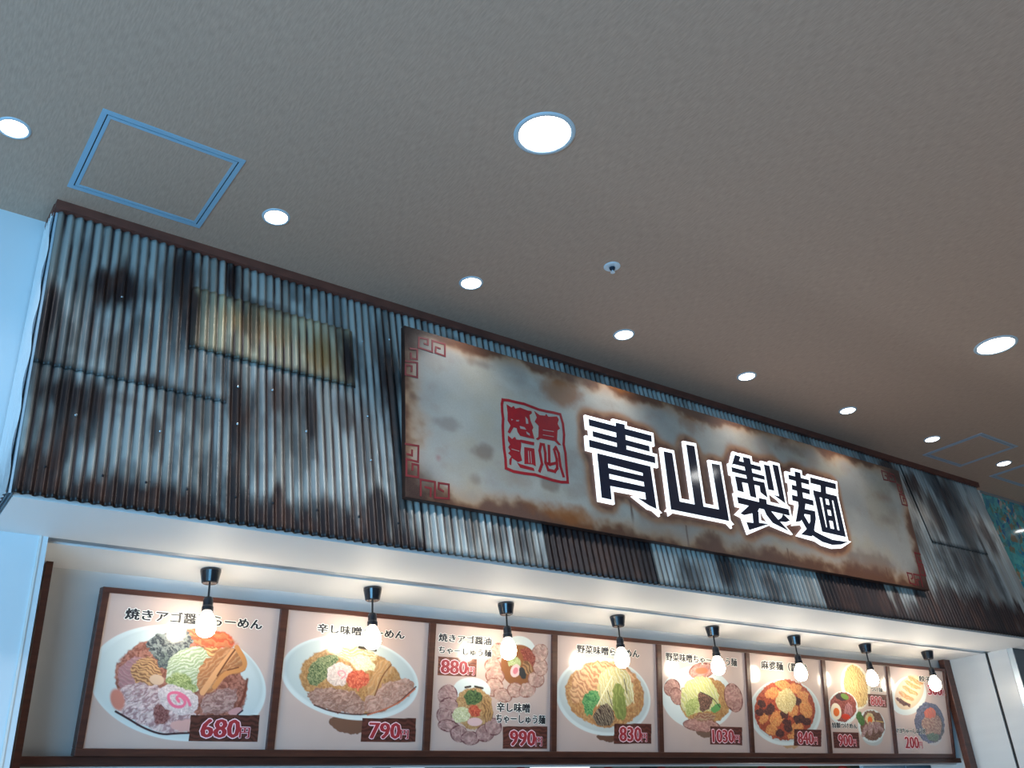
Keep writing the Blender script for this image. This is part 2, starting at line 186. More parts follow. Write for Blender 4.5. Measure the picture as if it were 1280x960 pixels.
# traced shapes: menu prints in mm on each board, sign characters in mm on the sign
POSTERS = [{"s":[["E",[318.3,306.4,340.3,35.8,-3.8,205.6],[216,224,222],5,None],["E",[329.1,293.9,313.2,32.4,-3.6,185.4],[196,205,202],12,None],["E",[314.1,311.3,322.8,34.2,-3.5,193.8],[205,214,212],30,None],["E",[324.8,312.8,255.7,39.7,-12.7,168.5],[140,78,58],8,["n",[190,120,100],35,1,0]],["P",[[86.3,259.6],[120.3,225.0],[178.0,208.3],[176.5,326.9],[107.5,349.0],[82.9,317.9]],[176,122,126],10,["n",[200,150,150],80,3,30]],["P",[[121.2,251.2],[177.5,205.0],[241.3,264.7],[245.5,314.2],[176.0,323.7],[132.8,302.8]],[214,158,100],6,["n",[130,75,50],110,5,20]],["P",[[68.6,356.8],[104.6,331.1],[147.5,311.9],[243.1,320.9],[271.9,375.6],[367.4,412.1],[425.7,423.9],[378.0,485.3],[269.4,493.3],[163.1,450.6],[92.6,416.3]],[176,134,138],6,["n",[236,208,204],45,2.2,-35]],["E",[92.3,375.1,22.6,-7.1,16.0,36.3],[205,130,112],14,None],["P",[[219.9,390.2],[281.7,394.9],[297.3,452.9],[244.2,460.4]],[120,60,58],12,["n",[170,110,105],60,1,0]],["P",[[295.8,443.3],[370.7,435.1],[428.0,440.4],[406.2,486.8],[301.1,478.7]],[214,166,158],10,None],["L",[[92.6,416.3],[141.9,440.3],[199.2,470.8],[269.4,493.3],[323.0,488.0],[378.0,485.3]],[58,26,34],3,None,7.4],["E",[407.5,138.9,103.7,13.5,-3.0,35.6],[214,84,40],10,["n",[240,150,90],40,4,10]],["P",[[361.9,176.6],[433.1,165.1],[451.5,191.8],[394.9,205.6]],[230,180,110],5,["n",[160,70,40],100,6,8]],["P",[[149.5,164.8],[227.0,125.6],[293.8,102.0],[342.8,143.4],[332.5,171.6],[290.4,268.9],[241.8,268.0],[201.1,217.0]],[44,54,66],4,["n",[140,150,146],50,2,30]],["P",[[207.1,219.9],[242.9,184.2],[286.4,242.3],[283.5,269.3],[233.7,259.8]],[118,132,124],8,["n",[60,70,80],60,1,0]],["P",[[259.7,203.4],[332.0,168.2],[390.6,174.8],[433.4,220.6],[412.1,276.5],[392.6,341.5],[327.0,327.4],[264.0,323.3],[249.1,271.0]],[150,170,128],6,["n",[232,238,214],90,5,-25]],["P",[[258.0,283.8],[318.2,267.6],[382.2,318.4],[371.9,345.7],[312.1,321.3],[255.7,313.8]],[120,140,70],8,["n",[190,200,130],80,1,0]],["E",[222.8,300.0,27.4,3.4,-0.5,18.2],[212,178,150],5,None],["P",[[363.9,265.3],[428.7,186.3],[491.6,157.8],[540.7,186.5],[569.0,241.1],[543.1,263.4],[491.2,265.9],[446.6,315.8],[435.7,341.9],[391.7,344.9]],[176,110,62],4,["n",[226,166,112],60,5,-40]],["L",[[402.8,337.8],[446.4,261.2],[502.3,181.8]],[218,160,112],3,None,23.1],["L",[[446.6,315.8],[482.9,259.4],[555.9,245.3],[557.8,213.6],[514.9,163.4]],[205,140,84],3,None,19.8],["L",[[451.9,274.6],[490.2,203.5],[508.8,174.3]],[110,60,36],3,None,6.6],["L",[[489.3,252.2],[532.5,239.5]],[110,60,36],3,None,5.0],["P",[[396.9,371.5],[455.7,329.0],[519.7,312.8],[540.9,332.6],[537.9,394.1],[483.0,422.5],[402.5,411.2]],[152,106,100],6,["n",[200,160,150],50,2,-20]],["L",[[539.7,407.6],[569.7,352.1],[574.3,282.8]],[110,55,40],8,None,9.9],["P",[[504.1,416.6],[536.8,386.0],[562.5,383.1],[570.4,403.4],[555.8,417.3]],[200,150,150],4,None],["L",[[551.8,415.4],[569.9,400.0]],[50,25,45],2,None,6.6],["E",[315.7,368.9,76.5,25.3,-12.8,46.6],[236,220,216],4,["n",[214,190,190],70,1,0]],["L",[[316.5,374.1],[304.2,361.3],[316.6,351.7],[344.2,373.2],[333.4,394.7],[298.5,393.1],[275.0,368.9],[274.3,346.0],[308.1,341.4],[345.8,359.9],[360.8,385.9]],[232,112,142],4,None,10.7],["P",[[368.8,422.0],[643.6,415.1],[645.3,513.7],[374.0,515.2]],[98,50,38],1,["n",[70,34,26],60,8,0]]],"t":[["焼きアゴ醤油らーめん",71.7,48.4,609.1,88.9,"title"],["680円",416.4,434.0,607.6,500.7,"price"]]},{"s":[["P",[[213.0,411.5],[391.0,407.2],[396.9,472.7],[337.7,482.2],[260.3,467.7]],[120,84,66],4,None],["E",[324.7,255.7,325.7,33.8,-18.1,165.5],[216,224,222],5,None],["E",[324.2,250.5,309.9,31.9,-16.7,152.8],[190,200,198],16,None],["E",[330.2,267.4,246.6,33.4,-19.6,128.8],[170,120,62],8,["n",[200,150,90],40,1,0]],["P",[[116.8,205.6],[220.3,155.2],[265.1,175.0],[206.4,267.0],[152.3,305.7],[115.7,271.1]],[66,92,52],6,["n",[150,160,110],90,1,0]],["E",[328.8,159.9,106.3,6.5,-2.0,30.1],[236,214,168],8,["n",[200,160,90],90,4,0]],["P",[[113.2,321.6],[192.8,296.8],[312.3,306.7],[374.9,326.5],[408.1,403.1],[304.5,403.5],[210.8,390.1],[150.3,363.2]],[156,112,96],5,["n",[196,156,140],50,2,-20]],["P",[[376.9,348.7],[467.6,270.3],[575.2,242.6],[640.9,269.1],[600.2,326.1],[512.3,374.3],[408.3,405.3]],[182,132,112],5,["n",[214,170,152],45,2,-30]],["L",[[159.2,370.1],[244.8,396.4],[399.5,405.5],[529.9,367.8],[638.8,278.5]],[70,34,34],3,None,5.8],["L",[[408.1,403.1],[547.4,358.2],[634.8,287.9]],[200,110,80],3,None,5.8],["E",[263.1,242.2,56.3,-21.1,21.6,40.8],[232,216,206],4,["n",[214,190,180],60,1,0]],["L",[[263.9,249.6],[249.7,235.5],[274.5,226.8],[293.4,244.5],[273.5,260.3]],[226,140,150],4,None,6.6],["E",[349.6,260.5,54.3,-2.5,3.7,40.1],[200,66,40],6,["n",[236,120,80],60,1,0]],["E",[371.7,195.4,60.0,15.0,-9.4,28.9],[206,214,160],8,["n",[240,240,200],80,1,0]],["P",[[391.7,318.5],[414.5,227.3],[450.2,171.9],[505.9,184.2],[527.3,221.7],[483.1,239.2],[459.9,285.8],[437.0,331.8]],[196,142,84],4,["n",[226,180,124],60,5,-60]],["L",[[436.4,324.3],[465.0,240.1],[506.6,191.9]],[120,74,40],3,None,5.8],["P",[[384.8,416.1],[648.3,410.0],[652.5,507.8],[384.8,510.4]],[104,50,38],1,["n",[76,34,26],60,8,0]],["L",[[343.5,128.6],[379.3,131.6]],[60,50,40],3,None,11.6],["L",[[385.5,131.2],[424.6,136.5]],[60,50,40],3,None,11.6]],"t":[["辛し味噌らーめん",141.0,44.2,562.9,80.5,"title"],["790円",423.8,432.1,612.9,495.5,"price"]]},{"s":[["E",[480.6,101.6,106.7,-6.5,2.5,80.9],[216,224,222],4,None],["E",[487.6,158.0,111.8,-6.0,2.9,96.2],[150,96,60],6,None],["E",[350.9,101.4,35.0,7.8,-16.5,40.1],[150,100,88],3,None],["E",[350.9,101.4,31.1,6.9,-15.2,37.0],[226,186,166],3,["n",[200,150,136],40,2,20]],["E",[330.2,166.4,48.7,-2.6,1.3,33.1],[150,100,88],3,None],["E",[330.2,166.4,44.6,-2.4,1.2,30.0],[226,186,166],3,["n",[200,150,136],40,2,0]],["E",[345.2,213.1,56.3,5.0,-6.6,35.9],[150,100,88],3,None],["E",[345.2,213.1,52.3,4.7,-6.0,32.8],[226,186,166],3,["n",[200,150,136],40,2,10]],["E",[342.3,264.2,54.6,-2.2,1.8,43.6],[150,100,88],3,None],["E",[342.3,264.2,50.5,-2.0,1.6,40.5],[226,186,166],3,["n",[200,150,136],40,2,0]],["E",[394.1,297.4,54.3,13.1,-12.7,29.8],[150,100,88],3,None],["E",[394.1,297.4,50.4,12.2,-11.4,26.8],[226,186,166],3,["n",[200,150,136],40,2,20]],["E",[465.0,271.1,47.9,-1.9,1.2,34.8],[150,100,88],3,None],["E",[465.0,271.1,43.8,-1.7,1.1,31.6],[226,186,166],3,["n",[200,150,136],40,2,0]],["E",[538.2,268.3,45.4,-22.0,22.9,28.2],[150,100,88],3,None],["E",[538.2,268.3,41.7,-20.2,20.7,25.5],[226,186,166],3,["n",[200,150,136],40,2,-30]],["E",[590.1,217.7,24.1,-33.5,45.2,17.5],[150,100,88],3,None],["E",[590.1,217.7,22.0,-30.6,41.4,16.1],[226,186,166],3,["n",[200,150,136],40,2,-60]],["E",[615.8,159.4,45.8,-2.4,0.9,42.5],[150,100,88],3,None],["E",[615.8,159.4,41.4,-2.2,0.8,39.2],[226,186,166],3,["n",[200,150,136],40,2,0]],["E",[609.0,93.8,43.9,16.5,-29.4,41.7],[150,100,88],3,None],["E",[609.0,93.8,40.0,15.1,-27.3,38.7],[226,186,166],3,["n",[200,150,136],40,2,30]],["P",[[490.2,68.3],[565.3,80.0],[588.2,136.2],[556.8,170.6],[502.4,124.7]],[140,58,48],6,["n",[190,100,80],60,1,0]],["E",[455.7,143.6,41.9,-2.3,0.7,20.9],[170,190,110],6,["n",[220,230,170],90,1,0]],["E",[464.3,183.4,27.7,6.3,-12.6,29.2],[236,200,196],3,None],["E",[464.3,183.4,13.8,3.2,-6.6,15.4],[222,130,140],5,None],["P",[[502.9,141.0],[545.1,130.5],[573.3,186.0],[547.0,203.5],[514.9,188.9]],[190,140,90],4,["n",[120,80,50],60,4,60]],["P",[[482.6,166.4],[514.2,164.7],[536.9,220.1],[494.8,222.1]],[60,60,60],8,None],["E",[219.4,280.8,103.3,3.0,-3.4,54.9],[216,224,222],4,None],["E",[233.0,360.5,108.1,-3.1,4.4,88.9],[176,126,74],6,["n",[210,170,110],60,1,0]],["E",[87.1,308.5,50.4,12.7,-17.2,44.2],[110,66,70],3,None],["E",[87.1,308.5,46.8,11.8,-16.1,41.4],[206,164,156],3,["n",[170,126,122],40,2,20]],["E",[94.4,353.3,50.9,-1.6,2.2,35.7],[110,66,70],3,None],["E",[94.4,353.3,47.1,-1.5,2.0,32.7],[206,164,156],3,["n",[170,126,122],40,2,0]],["E",[73.8,398.4,33.0,-16.4,26.2,32.7],[110,66,70],3,None],["E",[73.8,398.4,29.8,-14.8,24.2,30.2],[206,164,156],3,["n",[170,126,122],40,2,-30]],["E",[99.5,438.5,57.6,6.9,-4.2,26.1],[110,66,70],3,None],["E",[99.5,438.5,53.9,6.5,-3.8,23.2],[206,164,156],3,["n",[170,126,122],40,2,10]],["E",[157.5,470.7,43.7,18.7,-20.7,30.9],[110,66,70],3,None],["E",[157.5,470.7,40.3,17.3,-19.0,28.3],[206,164,156],3,["n",[170,126,122],40,2,30]],["E",[220.2,488.4,53.9,-0.6,1.5,29.7],[110,66,70],3,None],["E",[220.2,488.4,50.0,-0.6,1.4,26.7],[206,164,156],3,["n",[170,126,122],40,2,0]],["E",[301.3,464.9,46.8,-22.0,25.9,32.3],[110,66,70],3,None],["E",[301.3,464.9,43.5,-20.4,23.9,29.7],[206,164,156],3,["n",[170,126,122],40,2,-30]],["E",[344.5,437.7,35.7,-24.3,34.4,29.7],[110,66,70],3,None],["E",[344.5,437.7,32.7,-22.3,31.8,27.4],[206,164,156],3,["n",[170,126,122],40,2,-40]],["E",[225.9,315.0,48.9,-1.7,1.8,35.0],[44,74,50],5,["n",[110,140,80],80,1,0]],["E",[240.5,373.2,37.0,-1.0,1.1,24.2],[190,56,36],4,["n",[230,110,70],60,1,0]],["E",[164.4,388.7,47.4,5.4,-5.7,34.0],[196,202,140],6,["n",[236,236,196],90,1,0]],["E",[240.7,418.5,40.9,-0.8,0.9,18.1],[226,190,190],4,None],["P",[[266.2,340.4],[314.1,308.1],[341.6,368.9],[328.7,415.1],[289.3,416.0]],[200,150,90],4,["n",[140,95,55],70,5,70]],["L",[[180.1,270.8],[208.9,265.8]],[50,40,34],3,None,9.5],["L",[[233.2,264.8],[277.7,270.7]],[50,40,34],3,None,9.5],["P",[[25.3,143.0],[237.2,143.9],[239.0,222.8],[26.7,223.6]],[140,72,46],1,["n",[110,50,34],60,8,0]],["P",[[399.3,435.1],[664.3,430.2],[664.0,530.9],[400.9,531.0]],[116,58,44],1,["n",[84,40,30],60,8,0]]],"t":[["焼きアゴ醤油",23.5,40.4,316.2,75.6,"title"],["ちゃーしゅう麺",27.0,96.7,318.5,129.0,"title"],["880円",44.8,154.9,225.8,214.8,"price"],["辛し味噌",360.0,329.7,553.5,371.0,"title"],["ちゃーしゅう麺",359.0,380.0,648.0,420.2,"title"],["990円",442.3,451.3,630.8,518.6,"price"]]},{"s":[["P",[[238.5,462.5],[388.8,460.4],[388.3,495.9],[297.7,493.3]],[110,76,60],4,None],["E",[321.6,278.9,313.5,44.6,-64.7,182.8],[216,224,222],5,None],["E",[324.7,275.2,297.0,42.1,-60.7,171.3],[192,200,198],14,None],["E",[329.9,267.7,261.9,37.0,-55.3,155.9],[186,124,66],8,["n",[214,160,96],30,1,0]],["P",[[91.3,191.3],[219.4,126.9],[373.0,96.1],[509.7,133.8],[540.2,207.6],[371.2,236.9],[169.8,302.1],[102.0,332.5]],[226,176,126],12,["n",[190,120,80],45,5,30]],["P",[[269.7,168.2],[393.5,124.9],[498.5,157.0],[538.1,289.8],[473.9,321.3],[369.8,353.3],[268.8,327.5]],[196,184,120],8,["n",[240,236,196],60,6,70]],["P",[[169.8,273.7],[269.2,248.3],[289.1,298.1],[248.8,342.3],[238.7,385.2],[174.8,358.5]],[54,132,76],5,["n",[120,180,110],50,2,20]],["P",[[371.3,229.6],[444.6,204.3],[473.9,321.3],[472.6,387.0],[399.9,395.8],[370.1,324.4]],[120,134,60],5,["n",[170,180,90],50,3,80]],["P",[[243.7,370.9],[299.1,312.2],[370.1,324.4],[389.6,403.2],[328.4,425.8],[253.5,409.6]],[70,50,44],6,["n",[190,170,140],90,3,60]],["L",[[268.8,327.5],[319.8,253.6],[372.0,178.0]],[232,226,190],3,None,6.1],["L",[[497.9,187.0],[521.8,305.1]],[232,226,190],3,None,5.4],["L",[[340.2,252.8],[370.1,324.4]],[40,36,36],3,None,4.7],["L",[[455.4,189.0],[475.1,262.4]],[50,46,40],4,None,5.4],["P",[[384.4,409.1],[645.7,403.8],[639.3,502.1],[378.0,504.5]],[110,50,36],1,["n",[80,34,26],60,8,0]]],"t":[["野菜味噌らーめん",134.5,36.6,565.2,77.5,"title"],["830円",420.1,422.7,609.5,492.3,"price"]]},{"s":[["P",[[235.1,431.0],[380.0,428.6],[377.6,465.0],[299.0,469.6]],[120,92,76],4,None],["E",[289.2,261.8,275.5,39.6,-73.6,160.4],[216,224,222],5,None],["E",[339.0,275.0,203.7,16.9,-40.3,122.6],[176,122,62],6,["n",[206,156,90],40,1,0]],["E",[320.3,118.4,103.1,-17.1,8.7,41.9],[120,72,66],3,None],["E",[320.3,118.4,97.3,-16.2,8.0,38.3],[210,156,142],3,["n",[176,120,110],35,2,-10]],["E",[82.9,218.2,57.3,12.0,-25.0,43.9],[120,72,66],3,None],["E",[82.9,218.2,52.3,10.9,-23.0,40.4],[210,156,142],3,["n",[176,120,110],35,2,20]],["E",[118.7,260.5,46.5,-12.9,22.0,43.6],[120,72,66],3,None],["E",[118.7,260.5,41.3,-11.5,20.3,40.2],[210,156,142],3,["n",[176,120,110],35,2,-20]],["E",[572.8,252.0,74.3,-15.2,26.2,76.2],[120,72,66],3,None],["E",[572.8,252.0,68.4,-14.0,25.0,72.6],[210,156,142],3,["n",[176,120,110],35,2,-15]],["E",[303.0,404.4,146.2,5.6,-6.6,34.1],[120,72,66],3,None],["E",[303.0,404.4,140.5,5.4,-5.9,30.5],[210,156,142],3,["n",[176,120,110],35,2,5]],["E",[320.3,118.4,51.7,-2.6,-1.0,16.7],[226,110,80],10,None],["P",[[159.3,207.8],[250.5,155.6],[375.8,146.0],[430.1,196.6],[459.7,271.0],[431.2,346.5],[341.9,319.3],[205.8,366.7],[142.6,324.9]],[196,200,116],6,["n",[238,236,190],60,4,60]],["P",[[188.4,280.0],[289.2,261.8],[297.7,305.8],[216.3,373.6],[173.8,353.0]],[150,170,80],5,["n",[200,206,130],60,1,0]],["P",[[364.6,318.6],[447.5,278.9],[468.6,308.2],[408.3,347.1]],[90,150,84],5,None],["P",[[268.5,233.0],[347.1,237.5],[413.4,272.5],[364.6,318.6],[296.0,335.3],[287.4,291.4]],[66,40,40],5,["n",[150,110,90],90,1,0]],["L",[[302.2,231.7],[402.9,257.9],[457.0,308.5]],[44,34,34],3,None,5.1],["P",[[250.6,351.1],[341.0,334.1],[441.7,361.1],[360.3,385.0],[248.6,387.4]],[150,90,70],6,["n",[210,180,140],70,3,0]],["P",[[370.1,408.3],[631.6,407.9],[624.6,503.6],[361.7,501.4]],[116,54,42],1,["n",[84,38,30],60,8,0]]],"t":[["野菜味噌ちゃーしゅう麺",42.1,36.5,614.3,80.2,"title"],["1030円",386.0,424.8,604.4,490.5,"price"]]},{"s":[["P",[[249.5,497.7],[419.9,500.0],[380.6,518.6],[283.6,515.6]],[190,150,110],3,None],["E",[312.1,316.7,319.5,33.2,-83.6,182.3],[216,224,222],5,None],["E",[312.9,309.2,299.7,31.0,-78.4,171.2],[196,204,200],10,None],["E",[307.5,303.4,272.2,21.8,-67.0,167.9],[150,44,26],6,["n",[200,90,50],60,1,0]],["E",[298.6,163.0,70.3,4.7,-9.5,24.3],[218,116,50],6,["n",[240,170,90],60,1,0]],["E",[195.6,216.0,64.3,-16.5,14.2,28.9],[218,116,50],6,["n",[240,170,90],60,1,0]],["E",[414.8,181.1,52.3,9.7,-18.6,26.5],[218,116,50],6,["n",[240,170,90],60,1,0]],["E",[502.3,292.6,57.8,-7.7,9.1,53.6],[218,116,50],6,["n",[240,170,90],60,1,0]],["E",[222.9,355.9,57.7,11.8,-30.0,43.2],[218,116,50],6,["n",[240,170,90],60,1,0]],["E",[110.5,351.2,29.6,10.2,-33.6,33.3],[218,116,50],6,["n",[240,170,90],60,1,0]],["E",[168.5,419.0,53.7,-0.9,-3.1,30.5],[218,116,50],6,["n",[240,170,90],60,1,0]],["E",[381.0,307.3,45.1,-1.2,-4.6,39.1],[218,116,50],6,["n",[240,170,90],60,1,0]],["E",[400.1,407.7,56.5,-19.6,22.9,26.7],[218,116,50],6,["n",[240,170,90],60,1,0]],["E",[479.5,220.7,57.9,-2.0,-3.4,27.7],[218,116,50],6,["n",[240,170,90],60,1,0]],["E",[352.0,449.2,44.4,-0.6,-1.7,14.7],[218,116,50],6,["n",[240,170,90],60,1,0]],["E",[94.2,278.6,33.5,11.5,-18.2,18.3],[58,34,40],8,["n",[110,60,54],70,1,0]],["E",[175.1,298.2,34.0,11.6,-18.6,18.4],[58,34,40],8,["n",[110,60,54],70,1,0]],["E",[311.5,376.1,34.7,11.9,-19.1,18.2],[58,34,40],8,["n",[110,60,54],70,1,0]],["E",[412.2,359.0,35.4,12.0,-19.6,18.6],[58,34,40],8,["n",[110,60,54],70,1,0]],["E",[450.8,350.6,35.6,12.1,-19.9,18.7],[58,34,40],8,["n",[110,60,54],70,1,0]],["E",[244.2,436.0,34.2,11.9,-18.7,17.9],[58,34,40],8,["n",[110,60,54],70,1,0]],["E",[78.2,322.9,33.3,11.5,-18.1,18.1],[58,34,40],8,["n",[110,60,54],70,1,0]],["E",[320.3,405.4,34.7,12.0,-19.1,18.2],[58,34,40],8,["n",[110,60,54],70,1,0]],["E",[425.0,253.1,35.7,11.8,-19.8,19.0],[58,34,40],8,["n",[110,60,54],70,1,0]],["E",[499.5,364.6,35.9,12.1,-20.1,18.7],[58,34,40],8,["n",[110,60,54],70,1,0]],["E",[149.0,321.0,33.8,11.6,-18.4,18.2],[58,34,40],8,["n",[110,60,54],70,1,0]],["E",[292.0,332.0,34.7,11.8,-19.0,18.5],[58,34,40],8,["n",[110,60,54],70,1,0]],["E",[319.3,252.8,89.8,-2.9,-7.6,67.6],[232,216,160],6,["n",[196,170,100],90,2,60]],["P",[[375.0,410.4],[634.9,409.0],[618.9,505.9],[360.5,501.9]],[110,46,40],1,["n",[80,34,28],60,8,0]]],"t":[["麻婆麺（醤油）",112.0,33.6,535.4,82.8,"title"],["840円",404.3,424.8,587.3,492.6,"price"]]},{"s":[["E",[310.0,142.6,152.4,-24.4,28.8,137.0],[226,222,200],5,None],["E",[315.8,142.4,122.9,-19.7,26.8,127.5],[230,196,120],8,["n",[180,130,70],70,6,70]],["E",[158.9,276.8,154.5,-16.8,8.8,97.7],[216,224,222],4,None],["E",[159.9,270.4,138.4,-15.2,7.9,87.1],[120,48,40],5,["n",[176,90,80],60,1,0]],["P",[[88.0,196.9],[178.8,183.8],[242.1,210.8],[192.7,238.4],[94.3,228.8]],[60,40,46],6,None],["E",[186.0,209.5,37.1,11.7,-14.3,12.9],[100,130,60],5,None],["P",[[192.7,238.4],[247.2,249.6],[261.6,301.0],[210.2,340.8],[156.4,329.3]],[190,130,130],5,["n",[150,80,90],60,3,60]],["E",[178.7,328.8,43.4,3.4,-7.6,16.5],[200,60,36],5,None],["E",[83.6,300.6,53.2,-5.7,4.7,48.8],[240,226,200],4,None],["E",[86.4,304.4,30.9,-2.4,0.0,25.2],[226,110,44],4,None],["E",[438.9,439.6,95.9,31.2,-57.4,47.9],[190,196,194],6,None],["E",[443.9,377.9,147.8,-14.2,7.6,99.2],[216,224,222],4,None],["E",[450.3,374.5,131.1,-12.6,6.9,89.8],[110,70,56],5,["n",[150,110,90],50,1,0]],["E",[329.4,338.1,35.9,-7.9,21.0,43.3],[50,96,50],6,["n",[100,140,70],80,1,0]],["E",[433.2,339.0,49.5,-5.9,5.5,38.4],[240,220,170],4,["n",[214,186,110],80,1,0]],["E",[430.3,342.3,25.9,-1.8,-0.4,20.8],[226,106,40],4,None],["E",[363.4,408.4,23.0,4.5,-29.6,36.6],[204,168,160],4,["n",[160,110,110],50,1,0]],["E",[423.0,397.7,25.7,-0.4,-6.8,38.9],[204,168,160],4,["n",[160,110,110],50,1,0]],["E",[477.2,388.0,25.3,-5.4,17.6,36.5],[204,168,160],4,["n",[160,110,110],50,1,0]],["E",[525.9,379.3,23.0,-8.7,35.1,31.6],[204,168,160],4,["n",[160,110,110],50,1,0]],["L",[[496.2,347.4],[572.5,352.4]],[214,180,110],4,None,5.8],["P",[[434.3,184.1],[640.3,181.9],[631.5,261.7],[427.3,258.5]],[120,58,44],1,["n",[90,40,30],60,8,0]],["P",[[31.4,420.0],[296.5,419.7],[292.7,511.3],[32.8,513.0]],[110,50,40],1,["n",[80,36,30],60,8,0]]],"t":[["つけ麺",468.0,139.4,598.0,167.9,"title"],["800円",458.0,196.6,615.0,252.8,"price"],["特製つけめん",30.7,365.0,285.4,398.2,"title"],["900円",83.3,434.9,263.0,500.1,"price"]]},{"s":[["E",[206.9,176.5,167.0,49.6,-143.1,117.2],[216,224,222],5,None],["E",[223.4,155.9,126.7,37.3,-130.9,107.3],[214,190,160],8,None],["E",[136.8,222.0,83.5,22.8,-18.5,16.2],[120,64,34],5,["n",[60,30,24],45,3,28]],["E",[175.1,212.8,61.3,16.7,-8.4,7.3],[236,206,160],6,None],["E",[181.6,180.8,84.2,22.7,-18.8,16.4],[206,134,70],5,["n",[236,190,130],45,3,28]],["E",[220.2,171.4,62.0,16.6,-8.4,7.3],[236,206,160],6,None],["E",[232.4,142.2,85.1,22.6,-19.0,16.7],[206,134,70],5,["n",[236,190,130],45,3,28]],["E",[271.5,132.6,62.6,16.5,-8.5,7.4],[236,206,160],6,None],["E",[270.7,107.0,85.8,22.5,-19.3,16.9],[206,134,70],5,["n",[236,190,130],45,3,28]],["E",[310.1,97.2,63.1,16.5,-8.6,7.6],[236,206,160],6,None],["E",[308.6,74.9,86.4,22.5,-19.4,17.1],[206,134,70],5,["n",[236,190,130],45,3,28]],["E",[348.4,65.0,63.6,16.4,-8.7,7.6],[236,206,160],6,None],["P",[[327.5,450.6],[440.4,505.1],[597.8,434.1]],[200,190,186],5,None],["E",[426.4,343.4,182.1,-16.9,5.5,129.7],[70,70,90],4,["n",[120,120,150],60,1,0]],["E",[464.9,369.3,123.7,-11.2,4.1,98.5],[60,56,56],6,["n",[120,110,110],70,1,0]],["P",[[313.1,345.8],[387.5,291.0],[515.6,287.7],[581.0,340.2],[536.1,421.5],[404.0,443.1],[336.1,411.2]],[150,96,80],8,["n",[206,160,130],60,2,40]],["E",[439.9,282.9,70.8,-1.8,-7.8,35.1],[220,84,44],5,["n",[240,130,90],60,3,80]],["E",[443.4,436.0,73.9,6.0,-13.2,23.6],[64,84,60],6,["n",[120,140,110],70,1,0]]],"t":[["餃子",353.3,42.2,491.7,80.5,"title"],["300円",448.9,99.5,662.2,163.5,"pricered"],["マヨちゃーしゅう丼",9.5,384.1,359.4,418.7,"title"],["200円",105.5,437.1,302.3,509.3,"pricered"]]}]
